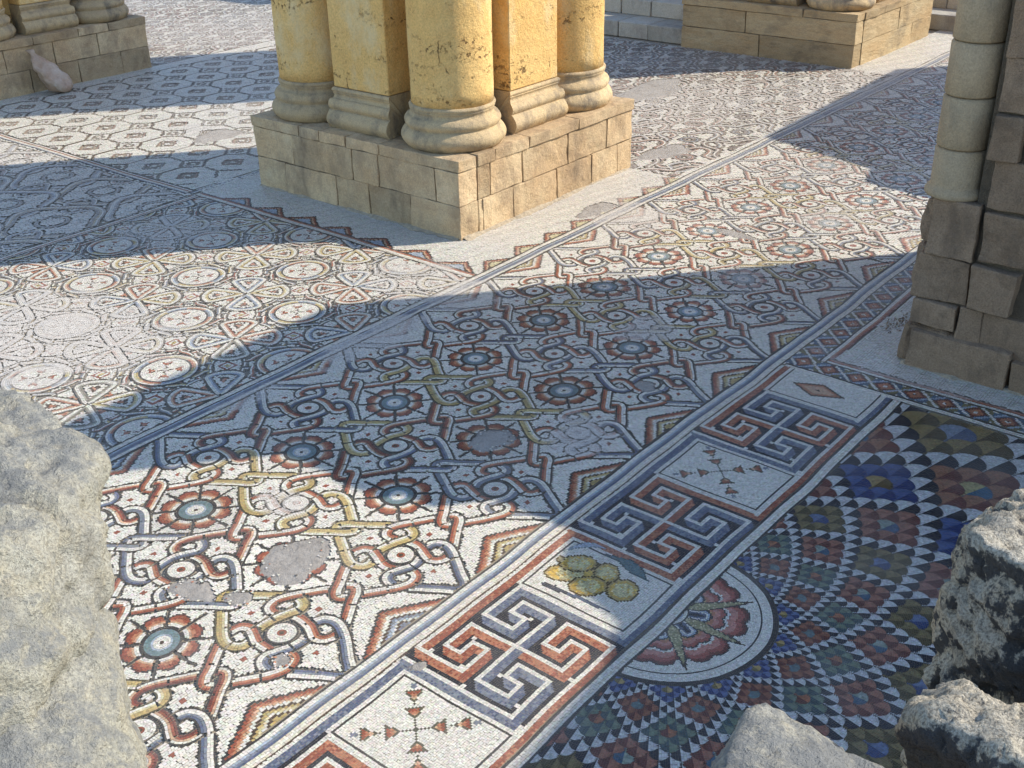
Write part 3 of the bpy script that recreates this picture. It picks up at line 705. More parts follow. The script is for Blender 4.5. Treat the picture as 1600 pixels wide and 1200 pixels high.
for k in range(-3, 42):
    rk = Q4**(k+KC)
    if rk > 4.5: break
    for m in range(-62, 8):
        if (m-k) % 2: continue
        th = TH0+m*DTH; p = MC+rk*np.array([math.cos(th), math.sin(th)])
        if p[1] > -2.15 or p[0] > 5.75 or not in_view(p[None], 120)[0]: continue
        A_, B_ = (m+k)//2+2, (k-m)//2+2; a4, b4 = A_ % 4, B_ % 4; lev = min(max(A_//4 + B_//4, 0), 9)
        lit, drk = (.48, .455, .405), BLACK
        if a4 == 2 and b4 == 2: lit, drk = LV[lev][2], LV[lev][3]
        elif a4 != 0 and b4 != 0: lit, drk = LV[lev][1], LV[lev][0]
        if (a4 != 0 and b4 != 0): lit, drk = tuple(.86*x_ for x_ in lit), tuple(.78*x_ for x_ in drk)
        quads, cols = [], []
        ts_ = .0105 if rk < 1.0 else .0128 if rk < 1.8 else .0155
        nw = max(3, int(round(rk*DTH/ts_))); hs = math.log(1+ts_/rk)/math.log(Q4)
        nz = int(math.ceil(2/hs))
        for sd, cc in ((1, lit), (-1, drk)):
            wa = np.arange(nw)/nw; wb = (np.arange(nw)+1)/nw
            lo = lambda w_: k-1+np.sqrt(np.clip(1-(1-w_)**2, 0, 1)); hi = lambda w_: k+np.sqrt(np.clip(1-w_**2, 0, 1))
            for z in range(nz):
                z0, z1 = k-1+z*hs, k-1+(z+1)*hs
                la, lb = np.clip(lo(wa), z0, z1), np.clip(lo(wb), z0, z1); ha, hb = np.clip(hi(wa), z0, z1), np.clip(hi(wb), z0, z1)
                ok = (ha-la > .1*hs) | (hb-lb > .1*hs)
                if not ok.any(): continue
                def pt(w_, z_):
                    rr_ = Q4**(z_+KC); tt_ = th+sd*w_*DTH; return MC+np.c_[rr_*np.cos(tt_), rr_*np.sin(tt_)]
                q_ = np.stack([pt(wa, la), pt(wb, lb), pt(wb, np.maximum(hb, lb)), pt(wa, np.maximum(ha, la))], 1)[ok]
                if sd < 0: q_ = q_[:, ::-1]
                c_ = q_.mean(1, keepdims=True); q_ = c_+(q_-c_)*.93
                quads.append(q_); cols.append(np.tile(cc, (len(q_), 1)))
        if not quads: continue
        q_ = np.concatenate(quads); c_ = np.concatenate(cols); cen = q_.mean(1)
        ok = mask4(cen) & (np.hypot(*(cen-MC).T) > .668)
        if ok.sum() < 2: continue
        x, y, d = proj(p[None]); vis_ = (-10 < x[0] < 1610) and (-10 < y[0] < 1210)
        items.append(((rk/d[0])**2 * vis_, [q_[ok], c_[ok], np.zeros(ok.sum(), int)]))
items.sort(key=lambda z: -z[0])
for a_, L in items[:300]: lay('scale', L, scales, jitter=.12)
tag(lay('small_scales', cat(*[L for a_, L in items[300:]]), scales, jitter=.12), kind='stuff')

# ================================================================== 5 the carpet of compass flowers and discs
comp = tag(empty('compass_mosaic', (0, 0, 0)), 'mosaic carpet of four pointed flowers and white bud discs left of the central pier', 'floor mosaic', kind='structure')
F5 = Field(-1.4, 5.52, 2.262, 6.82, .006)
E = [put_rows(F5, vline(5.445, 2.27, 6.8, [DARK, CREAM, WHITE, WHITE, ORANGE, RED, DARK], .018)), put_rows(F5, straight(-1.4, 5.38, 6.74, [DARK, WHITE, WHITE, RED, WHITE, DARK], .02, .022))]
lay('edge_line', cat(*E), comp)
q = .765; X0 = np.array([2.97, 3.03]); petals, rings = [], []
PET = [(.03, 0), (.15, .072), (.26, .124), (.345, .150), (.395, .085), (.412, 0), (.395, -.085), (.345, -.150), (.26, -.124), (.15, -.072)]
RC = [((.33, .12, .065), PEACH), (GREYB, PALEB), (OCHRE, PALEY), (RED, PEACH), (GREYB, PALEB), ((.17, .15, .11), (.30, .27, .2))]
layP, layD, layR, layB, lozL = [], [], [], [], []
for i in range(-7, 6):
    for j in range(-2, 7):
        o = X0 + np.array([i*q, j*q])
        if not in_view(o[None], 350)[0]: continue
        far = o[0]+o[1]
        st = .0195
        if (i+j) % 2 == 0:
            for k in range(4):
                an = PI/4 + k*PI/2; ca, sa = math.cos(an), math.sin(an)
                pts = [(o[0]+x*ca-y*sa, o[1]+x*sa+y*ca) for x, y in PET]
                Pp, Tt, _, stp = spline(pts, True, st)
                cc = RC[rng.integers(0, 3) if k % 2 else rng.integers(0, 6)]
                R = band_rows(Pp, Tt, stp, [(.10, .08, .06), WHITE, WHITE, cc[1], cc[0]], .0150)
                L = put_rows(F5, R, 0, .5); lay('flower_petal', L, comp)
        else:
            cs, ts, cl, hl = [], [], [], []
            for r in np.arange(.009, .30, .0175):
                n = max(1, int(2*PI*r/.0185)); th = (np.arange(n)+rng.uniform())*2*PI/n
                cs.append(o+np.c_[r*np.cos(th), r*np.sin(th)]); ts.append(np.c_[-np.sin(th), np.cos(th)]); hl.append(np.full(n, max(.005, PI*r/n)))
                cc = np.tile(WHITE, (n, 1))
                if r > .205:
                    arc = ((th/(PI/4)).astype(int) + i) % 3
                    base = np.array([RC[z][0] for z in range(3)])[arc]; lite = np.array([RC[z][1] for z in range(3)])[arc]
                    cc = np.tile(DARK, (n, 1)) if r < .222 or r > .285 else (base if r < .245 else lite if r < .258 else cc)
                else:
                    for z in range(4):
                        an = z*PI/2 + PI/4; x = r*np.cos(th-an); y = np.abs(r*np.sin(th-an)); fb = (x-.085)/.062
                        m = (fb > 0) & (fb < 1) & (y < .008+.038*fb); cc[m] = RED if r > .125 else ORANGE
                        m = (fb > 0) & (fb < .6) & (y > .002+.038*fb) & (y < .014+.038*fb); cc[m] = BROWN
                        m = (x > 0) & (x < .07) & (y < .010) & (r > .01); cc[m] = BROWN
                cl.append(cc)
            L = F5.put(np.concatenate(cs), np.concatenate(ts), np.concatenate(hl), .0087, np.concatenate(cl), None, .5)
            lay('bud_disc', L, comp)
# braided ring round every disc
for i in range(-7, 6):
    for j in range(-2, 7):
        o = X0 + np.array([i*q, j*q])
        if (i+j) % 2 == 0 or not in_view(o[None], 300)[0]: continue
        acc = []
        for kk in range(8):
            a0 = kk*PI/4 + PI/8
            for sg in (1, -1):
                pts = [(o[0]+r_*math.cos(a0+sg*da), o[1]+r_*math.sin(a0+sg*da)) for r_, da in ((.292, -.24), (.318, -.20), (.338, -.02), (.358, .16), (.392, .20))]
                Pp, Tt, par, stp = spline(pts, False, .0185)
                cc = RC[rng.integers(0, 5)]
                acc.append(put_rows(F5, band_rows(Pp, Tt, stp, [(.10, .08, .06), cc[0], WHITE, (.10, .08, .06)] if sg > 0 else [(.10, .08, .06), WHITE, cc[0], (.10, .08, .06)], [.0105, .0155, .0155, .0105]), 0, .5))
        th = np.linspace(0, 2*PI, 96, endpoint=False); rd = .398 - .018*np.cos(8*th)
        Pp, Tt, par, stp = spline(list(zip(o[0]+rd*np.cos(th), o[1]+rd*np.sin(th))), True, .0185)
        c, t, hl, hw, col = band_rows(Pp, Tt, stp, [(.10, .08, .06), RED, WHITE, (.10, .08, .06)], [.0105, .0155, .0155, .0105])
        arc = (np.tile((par*8+.5).astype(int), 4) + i) % 4; sub = np.repeat(np.arange(4), len(Pp)) == 1
        col[sub] = np.array([RED, GREYB, OCHRE, (.17, .15, .11)])[arc[sub]]
        acc.append(F5.put(c, t, hl, hw, col, None, .5))
        lay('braid', cat(*acc), comp)
P, T, a, b = grid(-1.4, 5.5, 2.265, 6.81, .0195)
col = np.tile(WHITE, (len(P), 1)); gid = np.full(len(P), -1)
pu, pv = (P[:, 0]-X0[0])/q, (P[:, 1]-X0[1])/q
iu, iv = np.floor(pu), np.floor(pv); fu, fv = (pu-iu-.5)*q, (pv-iv-.5)*q       # cell centres lie midway between flowers
dm = np.maximum(np.abs(fu), np.abs(fv))
m = dm < .062; col[m] = RED; col[m & (dm < .042)] = WHITE; col[m & (dm < .024)] = OCHRE; gid[m] = ((iu+20)*50+iv+20)[m].astype(int)
ru, rv = (pu-np.round(pu))*q, (pv-np.round(pv))*q; rx = (np.round(pu)+np.round(pv)) % 2 == 0
ra = np.hypot(ru, rv); an = np.arctan2(rv, ru)
ax = np.abs((an+PI/4) % (PI/2) - PI/4); m = rx & (ra > .15) & (ra < .235) & (ra*ax < (ra-.14)*.42); col[m] = ORANGE
dg = np.abs((an) % (PI/2) - PI/4); m = rx & (ra > .22) & (ra < .33) & (ra*dg < (ra-.2)*.42); col[m] = BROWN; m &= (ra < .30) & (ra*dg < (ra-.23)*.4); col[m] = ORANGE
L = F5.put(P, T, a, b, col, gid)
for g in sorted(set(L[2].tolist())):
    if g >= 0: lay('lozenge', pick(L, L[2] == g), comp)
tag(lay('white_ground', pick(L, L[2] == -1), comp, jitter=.065), kind='stuff')

# ================================================================== 6 plain white margin round the central pier, with stepped triangles
marg = tag(empty('white_margin_mosaic', (0, 0, 0)), 'plain white mosaic margin with stepped triangles around the central pier', 'floor mosaic', kind='structure')
F6 = Field(5.51, 9.45, 2.262, 6.95, .007, lambda p: ~((p[:, 0] > 6.22) & (p[:, 1] > 3.12) & (p[:, 1] < 6.4)))
P, T, a, b = grid(5.51, 9.45, 2.262, 6.95, .0205)
col = np.tile(np.array(WHITE)*.96, (len(P), 1)); gid = np.full(len(P), -1)
def step_tri(x, y, hgt, half, g0, g):
    d = hgt - np.abs(x)*hgt/half - y
    m = (d > 0) & (np.abs(x) < half) & (y > -.01)
    for lo, hi, cc in ((0, .024, DARK), (.024, .052, RED), (.052, .075, PEACH), (.075, .098, BROWN), (.098, .4, PALEB if g0 else PALEY)):
        col[m & (d >= lo) & (d < hi)] = cc
    gid[m] = g
for n, uc in enumerate([5.83, 6.34, 6.86, 7.36, 7.85, 8.34, 8.86, 9.35]): step_tri(P[:, 0]-uc, P[:, 1]-2.262, .19, .235, 0, n)
for n, vc in enumerate([2.57, 3.14, 3.75, 4.36, 4.95, 5.54, 6.14]): step_tri(P[:, 1]-vc, P[:, 0]-5.515, .205, .27, 1, 20+n)
L = F6.put(P, T, a, b, col, gid)
for g in sorted(set(L[2].tolist())):
    if g >= 0: lay('stepped_triangle', pick(L, L[2] == g), marg)
tag(lay('white_ground', pick(L, L[2] == -1), marg, jitter=.08), kind='stuff')
# margin round the near pier
F6b = Field(5.86, 12.0, -4.6, -1.53, .008)
P, T, a, b = grid(5.86, 9.6, -4.5, -1.53, .021)
tag(lay('white_margin', F6b.put(P, T, a, b, np.tile(np.array(WHITE)*.86, (len(P), 1))), None, jitter=.09), 'plain pale mosaic margin at the foot of the near stone pier', 'floor mosaic', kind='structure')

# ================================================================== 7 the octagon carpet
octo = tag(empty('octagon_mosaic', (0, 0, 0)), 'pale mosaic carpet of dark lined octagons and squares behind the central pier', 'floor mosaic', kind='structure')
F7 = Field(5.30, 13.2, 6.85, 13.6, .009)
E = [put_rows(F7, vline(5.42, 6.95, 13.5, [BLUE, WHITE, CREAM, RED, WHITE, DARK], .024)), put_rows(F7, straight(5.4, 9.9, 6.90, [WHITE, DARK, GREYB, WHITE, DARK], .024, .03))]
lay('edge_line', cat(*E), octo)
P, T, a, b = grid(5.3, 13.2, 6.85, 13.55, .027)
col = np.tile(np.array(WHITE)*.97, (len(P), 1)); gid = np.full(len(P), -1)
h = .75/2; pu = (P[:, 0]-5.84)/.75; pv = (P[:, 1]-10.55)/.75
iu, iv = np.round(pu), np.round(pv); x, y = (pu-iu)*.75, (pv-iv)*.75
ax, ay = np.abs(x), np.abs(y); dd = .215
hsh = np.abs(np.sin(iu*12.9+iv*78.2)*43758) % 1
def strip(F, p0, p1, cc, w, g=0):
    p0, p1 = np.array(p0, float), np.array(p1, float); l = np.hypot(*(p1-p0)); n = max(1, int(l/.034)); t = (p1-p0)/l
    f = (np.arange(n)+.5)/n
    return F.put(p0+f[:, None]*(p1-p0), np.tile(t, (n, 1)), l/n/2*1.02, w/2, np.tile(cc, (n, 1)), np.full(n, g), .3)
octL, cen = [], {}
e = h-.215+.0
for i in range(-1, 11):
    for j in range(-5, 5):
        o = np.array([5.84+.75*i, 10.55+.75*j])
        if not in_view(o[None], 120)[0] or o[1] > 13.0 or o[1] < 6.9: continue
        hs = abs(math.sin(i*12.9+j*78.2)*43758) % 1
        c1 = (.15, .10, .065) if hs < .45 else (.27, .23, .18); c2 = (.13, .085, .06) if hs < .6 else (.24, .20, .155); wl = .021 if hs < .5 else .015
        for sx, sy in ((1, 0), (0, 1)):
            octL.append(strip(F7, o+np.array([h*sx - e*sy, h*sy - e*sx]), o+np.array([h*sx + e*sy, h*sy + e*sx]), c1, wl))
        for sx, sy in ((1, 1), (1, -1), (-1, 1), (-1, -1)):
            octL.append(strip(F7, o+np.array([h*sx, e*sy]), o+np.array([e*sx, h*sy]), c2, wl))
        acc = []
        for rad, w_, cc in ((.160, .018, (.32, .19, .13) if hs < .7 else (.30, .27, .24)), (.085, .017, (.34, .25, .19))):
            q4 = [o+rad*np.array(z_) for z_ in ((1, 0), (0, 1), (-1, 0), (0, -1))]
            for z_ in range(4): acc.append(strip(F7, q4[z_], q4[(z_+1) % 4], cc, w_))
        cen[(i, j)] = cat(*acc)
        o2 = o+h; q4 = [o2+.085*np.array(z_) for z_ in ((1, 0), (0, 1), (-1, 0), (0, -1))]
        for z_ in range(4): octL.append(strip(F7, q4[z_], q4[(z_+1) % 4], (.22, .16, .125), .019))
for k_, L in cen.items(): lay('octagon_centre', L, octo)
lay('octagon_lines', cat(*octL), octo, jitter=.16)
edge = (P[:, 1] > 13.1); col[edge] = WHITE
L = F7.put(P, T, a, b, col, gid)
for g in sorted(set(L[2].tolist())):
    if g >= 0 and (L[2] == g).sum() > 6: lay('octagon_centre', pick(L, L[2] == g), octo)
tag(lay('white_ground', pick(L, L[2] == -1), octo, jitter=.05), kind='stuff')

# ================================================================== 8 interlace carpets farther off
def interlace(name, label, box, mask, sp, seeds, hue):
    root = tag(empty(name, (0, 0, 0)), label, 'floor mosaic', kind='structure')
    Fz = Field(*box, .010, mask); acc = []
    u0, u1, v0, v1 = box; r_ = np.random.default_rng(seeds)
    nu, nv = int((u1-u0)/sp)+2, int((v1-v0)/sp)+2
    cols = [(RED, PEACH), (GREYB, WHITE), (BROWN, OCHRE), (BLUE, PALEB)] if hue else [((.30, .13, .075), PEACH), ((.19, .14, .11), WHITE), ((.24, .25, .25), WHITE)]
    for i in range(nu):
        for j in range(nv):
            o = np.array([u0+i*sp, v0+(j+.5*(i % 2))*sp])
            if not in_view(o[None], 200)[0]: continue
            ph = r_.uniform(0, 6.28); n = 44
            th = np.linspace(0, 2*PI, n, endpoint=False)
            rad = sp*(.52 + (.05 if hue else .15)*np.cos(4*th+PI/4*(j % 2)))
            Pp, Tt, _, stp = spline(list(zip(o[0]+rad*np.cos(th), o[1]+rad*np.sin(th))), True, .034)
            cc = cols[r_.integers(0, len(cols))]
            acc.append(put_rows(Fz, band_rows(Pp, Tt, stp, [BROWN, cc[0], cc[1], WHITE, BROWN] if hue else [(.17, .12, .085), cc[0], WHITE, (.2, .16, .13)], 0.024 if hue else .021), 0, .45))
            for rr_, c1 in (((.17, (.22, .2, .18)),) if hue else ((.16, cc[0]), (.09, (.2, .15, .11)))):
                Pp, Tt, _, stp = spline(list(zip(o[0]+sp*rr_*np.cos(th[::3]), o[1]+sp*rr_*np.sin(th[::3]))), True, .03)
                acc.append(put_rows(Fz, band_rows(Pp, Tt, stp, [c1, (.13, .10, .08)], .024), 0, .45))
            o2 = o+np.array([sp*.5, sp*.25])
            Pp, Tt, _, stp = spline(list(zip(o2[0]+sp*.2*np.cos(th[::2])*(1+.4*np.sin(2*th[::2])), o2[1]+sp*.2*np.sin(th[::2]))), True, .03)
            acc.append(put_rows(Fz, band_rows(Pp, Tt, stp, [(.14, .10, .08), cols[r_.integers(0, len(cols))][0], WHITE], .024), 0, .45))
    P, T, a, b = grid(*box, .033)
    lay('interlace', cat(*acc), root)
    tag(lay('white_ground', Fz.put(P, T, a, b, np.tile(np.array(WHITE)*.95, (len(P), 1))), root, jitter=.08), kind='stuff')
    return root
interlace('swirl_mosaic', 'pale mosaic carpet of looping brown bands right of the central pier', (9.47, 16.35, 2.30, 9.6), lambda p: ~((p[:, 0] < 9.47)), .78, 5, False)
interlace('loop_mosaic', 'shaded mosaic carpet of large blue and red loops at the left edge', (.6, 5.28, 6.84, 12.6), None, 1.05, 8, True)
interlace('distant_mosaic', 'faded mosaic carpet at the far left behind the octagons', (9.75, 16.4, 13.6, 21.), None, .85, 9, False)
Fz = Field(9.45, 21.5, 2.262, 3.1, .01, lambda p: (p[:, 1] < 2.32) | (p[:, 0] > 16.3))
P, T, a, b = grid(9.45, 21.5, 2.262, 3.1, .034)
tag(lay('white_margin', Fz.put(P, T, a, b, np.tile(WHITE, (len(P), 1))), None, jitter=.08), 'plain white mosaic margin along the plinth of the right far pier', 'floor mosaic', kind='structure')
Fz = Field(5.3, 9.75, 13.0, 13.62, .01)
# repair mortar where tesserae are lost
for p in PATCHES:
    bm = bmesh.new(); th = np.linspace(0, 2*PI, 40, endpoint=False); rr = patch_r(p, th)*1.03
    rr = rr*(1+rng.normal(0, .012, 40)); vs = [bm.verts.new((p[0]+p[2]*r_*math.cos(a_), p[1]+p[3]*r_*math.sin(a_), -.004)) for r_, a_ in zip(rr, th)]
    vi = [bm.verts.new((p[0]+p[2]*.72*r_*math.cos(a_), p[1]+p[3]*.72*r_*math.sin(a_), .0025+.0012*math.sin(3*a_))) for r_, a_ in zip(rr, th)]
    for i in range(40): bm.faces.new((vs[i], vs[(i+1) % 40], vi[(i+1) % 40], vi[i]))
    fc = bmesh.ops.poke(bm, faces=[bm.faces.new(vi)])
    for v in bm.verts:
        du, dv, dz = warp(np.array([[v.co.x, v.co.y]])); v.co += Vector((float(du[0]), float(dv[0]), float(dz[0])))
    pr_ = carpet if p[1] < 2.1 and p[1] > -1.1 else border if p[1] <= -1.1 else marg if p[0] < 9.4 else None
    o = bm_obj('mortar_patch', bm, M_MORTAR, pr_)
    if pr_ is None: tag(o, 'grey mortar repair patch in the swirl mosaic' if p[0] < 12 else 'large grey mortar patch far off in the swirl mosaic', 'repair patch', kind='structure')

# loose tesserae and crumbs round the holes
for p in PATCHES[:5]+PATCHES[6:8]:
    n = 26; th = rng.uniform(0, 2*PI, n); rr = patch_r(p, th)*(1-.38*rng.uniform(0, 1, n)**2)
    c = np.c_[p[0]+p[2]*rr*np.cos(th), p[1]+p[3]*rr*np.sin(th)]; an = rng.uniform(0, PI, n); t = np.c_[np.cos(an), np.sin(an)]; nr = np.c_[-t[:, 1], t[:, 0]]; h_ = rng.uniform(.0045, .008, n)[:, None]
    Q = np.stack([c-t*h_-nr*h_, c+t*h_-nr*h_, c+t*h_+nr*h_, c-t*h_+nr*h_], 1)
    col = np.array([WHITE, WHITE, CREAM, DARK, ORANGE])[rng.integers(0, 5, n)]
    lay('loose_tesserae', [Q, col, np.zeros(n, int)], carpet if -1.1 < p[1] < 2.1 else marg, z=.003)

# ================================================================== piers
def block(u0, u1, v0, v1, z0, z1, ch=.014, jit=.006, rough=0., seed=None):
    """one dressed stone: chamfered box, a little uneven"""
    bm = bmesh.new(); bmesh.ops.create_cube(bm, size=1)
    for v in bm.verts:
        v.co = Vector(((u0+u1)/2+v.co.x*(u1-u0), (v0+v1)/2+v.co.y*(v1-v0), (z0+z1)/2+v.co.z*(z1-z0)))
        v.co += Vector((random.gauss(0, jit), random.gauss(0, jit), random.gauss(0, jit*.5)))
    bmesh.ops.bevel(bm, geom=bm.edges, offset=ch, segments=1 if rough == 0 else 2, affect='EDGES', profile=.6)
    if rough:
        for _ in range(3):
            es = [e for e in bm.edges if e.calc_length() > .085]
            if not es: break
            bmesh.ops.subdivide_edges(bm, edges=es, cuts=1, use_grid_fill=True); bmesh.ops.triangulate(bm, faces=[f for f in bm.faces if len(f.verts) > 4])
        bm.normal_update(); sd = random.uniform(0, 50)
        for v in bm.verts:
            n = mnoise.fractal(v.co*4.5+Vector((sd, 0, 0)), 1.0, 2.0, 4)
            v.co += v.normal*n*rough
    return bm
def lathe(cu, cv, prof, n=64, wob=0.):
    bm = bmesh.new(); rings = []
    for r, z in prof:
        rings.append([bm.verts.new((cu+r*math.cos(2*PI*k/n), cv+r*math.sin(2*PI*k/n), z)) for k in range(n)])
    for a, b in zip(rings[:-1], rings[1:]):
        for k in range(n): bm.faces.new((a[k], a[(k+1) % n], b[(k+1) % n], b[k]))
    bm.faces.new(rings[-1]); bm.faces.new(rings[0][::-1])
    if wob:
        for v in bm.verts:
            q = mnoise.fractal(v.co*2.2, 1., 2., 3)*wob; d = Vector((v.co.x-cu, v.co.y-cv, 0)); d.normalize(); v.co += d*q
    return bm
def arcp(r0, z0, z1, bulge, n=8): return [(r0+bulge*math.sin(PI*i/n), z0+(z1-z0)*i/n) for i in range(n+1)]
MOULD = [(.525, .90)] + arcp(.540, .900, 1.10, .052, 10) + [(.530, 1.106)] + arcp(.518, 1.112, 1.225, .026, 8) + [(.505, 1.235)] + [(.485-.016*math.sin(PI*i/6), 1.24+.065*i/6) for i in range(7)] + arcp(.478, 1.312, 1.36, .013, 5) + [(.468, 1.365)]
def column(pier, cu, cv, top, wob=.006):
    zz = [1.365 + (top-1.365)*i/60 for i in range(61)]
    sh = bm_obj('column', lathe(cu, cv, [(.465-.006*i/60, z) for i, z in enumerate(zz)], 72, wob), M_PLASTER, pier, True)
    bm_obj('column_base', lathe(cu, cv, MOULD, 72, .016), M_BASE, sh, True)
def pilaster(pier, axis, face, a0, a1, back, top):
    """flat pilaster with a moulded base; axis 'u' = faces -u, spans v; axis 'v' = faces -v, spans u; face<back = faces the low side"""
    sg = 1 if face < back else -1
    def box(f, b, c0, c1, z0, z1):
        lo, hi = min(f, b), max(f, b)
        return block(lo, hi, c0, c1, z0, z1, .010, .002) if axis == 'u' else block(c0, c1, lo, hi, z0, z1, .010, .002)
    bm = box(face, back, a0, a1, 1.37, top)
    for v in bm.verts: pass
    p = bm_obj('pilaster', bm, M_PLASTER, pier)
    bm = bmesh.new(); prof = [(r-.465, z) for r, z in MOULD]
    ends = []
    for c, e in ((a0, -1), (a1, 1)):
        ring = []
        for o, z in prof:
            x = face - sg*o; y = c + e*min(o, .05)*.9
            ring.append(bm.verts.new((x, y, z) if axis == 'u' else (y, x, z)))
        for z in (prof[-1][1], prof[0][1]):
            ring.append(bm.verts.new((back, c, z) if axis == 'u' else (c, back, z)))
        ends.append(ring)
    n = len(ends[0])
    for i in range(n):
        bm.faces.new((ends[0][i], ends[0][(i+1) % n], ends[1][(i+1) % n], ends[1][i]))
    bm.faces.new(ends[0]); bm.faces.new(ends[1][::-1])
    bm_obj('pilaster_base', bm, M_BASE, p)
def course(pier, axis, face, a0, a1, cuts, z0, z1, depth, mat, jit=.004, rough=.011, gap=.006, inward=1):
    """one course of blocks along one face of a plinth"""
    cs = [a0]+list(cuts)+[a1]
    for c0, c1 in zip(cs[:-1], cs[1:]):
        f = face + random.uniform(-.006, .006); lo, hi = min(f, f+inward*depth), max(f, f+inward*depth)
        b = block(lo, hi, c0+gap, c1-gap, z0+gap*.6, z1-gap*.6, .007, jit, rough) if axis == 'u' else block(c0+gap, c1-gap, lo, hi, z0+gap*.6, z1-gap*.6, .007, jit, rough)
        bm_obj('stone_block', b, mat, pier)
def pier(u0, u1, v0, v1, label, top, cutsU, cutsV, mat=M_PLINTH):
    p = tag(empty('stone_pier', ((u0+u1)/2, (v0+v1)/2, 0)), label, 'pier')
    bm = block(u0+.03, u1-.03, v0+.03, v1-.03, -.01, .885, .005, 0)
    bm_obj('plinth_core', bm, M_CORE, p)
    zs = (-.03, .385, .765, .90)
    D = .30
    for i in range(3):
        z0, z1 = zs[i], zs[i+1]; e = .012 if i == 2 else 0.
        course(p, 'u', u0-e, v0-e, v1+e, cutsU[i], z0, z1, D, mat)                       # -u face
        course(p, 'v', v0-e-.002, u0+D+.004, u1+e, cutsV[i], z0, z1, D, mat)            # -v face
        course(p, 'u', u1+e, v0+D+.004, v1+e, cutsU[i][:2], z0, z1, D, mat, inward=-1)
        course(p, 'v', v1+e+.002, u0+D+.004, u1-D, cutsV[i][:2], z0, z1, D, mat, inward=-1)
    bm_obj('plinth_top', block(u0+.25, u1-.25, v0+.25, v1-.25, .7, .896, .005, 0), mat, p)
    bm_obj('pier_core', block(u0+.62, u1-.62, v0+.62, v1-.62, .897, top, .02, 0), M_PLASTER, p)
    for cu in (u0+.61, u1-.61):
        for cv in (v0+.60, v1-.60): column(p, cu, cv, top)
    mu, mv = (u0+u1)/2, (v0+v1)/2
    pilaster(p, 'u', u0+.27, mv-.45, mv+.45, u0+.66, top); pilaster(p, 'v', v0+.27, mu-.45, mu+.45, v0+.66, top)
    pilaster(p, 'u', u1-.27, mv-.45, mv+.45, u1-.66, top); pilaster(p, 'v', v1-.27, mu-.45, mu+.45, v1-.66, top)
    return p
pier(6.145, 9.49, 3.03, 6.45, 'tall ochre plastered pier with engaged columns on a stone plinth in the middle', 10.2,
     ([3.79, 4.46, 5.01, 5.92], [3.39, 4.27, 4.70, 5.73], [4.24, 4.78, 5.22, 5.58]), ([6.52, 7.06, 7.89, 8.61, 9.17], [6.66, 7.24, 8.12, 8.93], [6.76, 7.36, 8.32]))
pier(16.38, 19.82, 3.10, 6.52, 'far right pier plinth in shade with a column base at its corner', 12.5,
     ([4.9], [5.2], [4.1]), ([18.9], [18.2], [17.5]), M_STRATA)
pier(6.15, 9.55, 13.56, 16.95, 'far left pier plinth with moulded column bases above a leaning sack', 9.0,
     ([14.6, 15.7], [14.2, 15.4], [14.7, 15.8]), ([7.2, 8.1, 8.95], [6.8, 7.7, 8.55], [7.35, 8.2, 8.8]))

# near pier of rough blocks with an engaged column
near = tag(empty('stone_pier', (6.4, -2.5, 0)), 'near right pier of rough weathered blocks with a slim engaged column in shade', 'pier')
NB = [(-2.42, -2.035, 1.00, 1.475, .0), (-2.43, -1.985, .605, .985, .02), (-2.375, -2.0, .375, .59, -.02), (-2.875, -2.03, -.01, .33, -.08),
      (-2.85, -2.455, 1.46, 1.845, .03), (-2.84, -2.46, 1.03, 1.43, .0), (-2.805, -2.445, .62, .985, -.03), (-2.585, -2.395, .255, .605, .0), (-2.96, -2.60, .235, .59, .01), (-3.4, -2.89, -.01, .27, -.06),
      (-2.635, -2.40, 1.86, 2.20, -.02), (-3.05, -2.655, 1.86, 2.18, .03), (-3.2, -2.87, 1.04, 1.44, .06), (-3.3, -2.825, .61, 1.01, .10), (-3.4, -2.97, .28, .60, .03), (-3.3, -2.87, 1.46, 1.84, .02)]
for r in range(5):
    z0 = 2.21+.42*r; cuts = [-2.40, -2.72-.1*(r % 2), -3.15, -3.6]
    for c0, c1 in zip(cuts[:-1], cuts[1:]): NB.append((c1+.01, c0-.008, z0, z0+.41, random.uniform(-.03, .03)))
for (v0, v1, z0, z1, off) in NB:
    bm_obj('stone_block', block(6.2+off, 6.75, v0, v1, z0, z1, .012, .009, .016), M_GREYSTONE, near)
for z0, z1, vv, uu in ((.0, .34, -1.945, 6.20), (.36, .62, -1.955, 6.34), (.64, 1.02, -1.90, 6.33), (1.04, 1.44, -1.92, 6.33)):      # return face
    bm_obj('stone_block', block(uu, 7.1, -2.35, vv, z0, z1, .05, .012, .028), M_GREYSTONE, near)
bm_obj('mortar', block(6.262, 6.64, -3.9, -2.43, -.01, 4.2, .01, .0), M_CORE, near)
bm_obj('mortar', block(6.268, 6.64, -2.43, -2.06, -.01, 1.46, .01, .0), M_CORE, near)
NC = (6.41, -2.135)
dz = [1.50, 1.865, 2.275, 2.69, 3.15, 3.65, 4.2, 4.8, 5.5]
for a_, b_ in zip(dz[:-1], dz[1:]):
    prof = [(.185, a_+.004), (.199, a_+.018), (.199, b_-.018), (.185, b_-.004)]
    if a_ == 1.50: prof = [(.225, 1.47), (.235, 1.485), (.235, 1.51), (.222, 1.535), (.203, 1.55), (.199, 1.57), (.199, b_-.018), (.185, b_-.004)]
    bm_obj('column_drum', lathe(NC[0], NC[1], prof, 48, .004), M_DRUM, near, True)
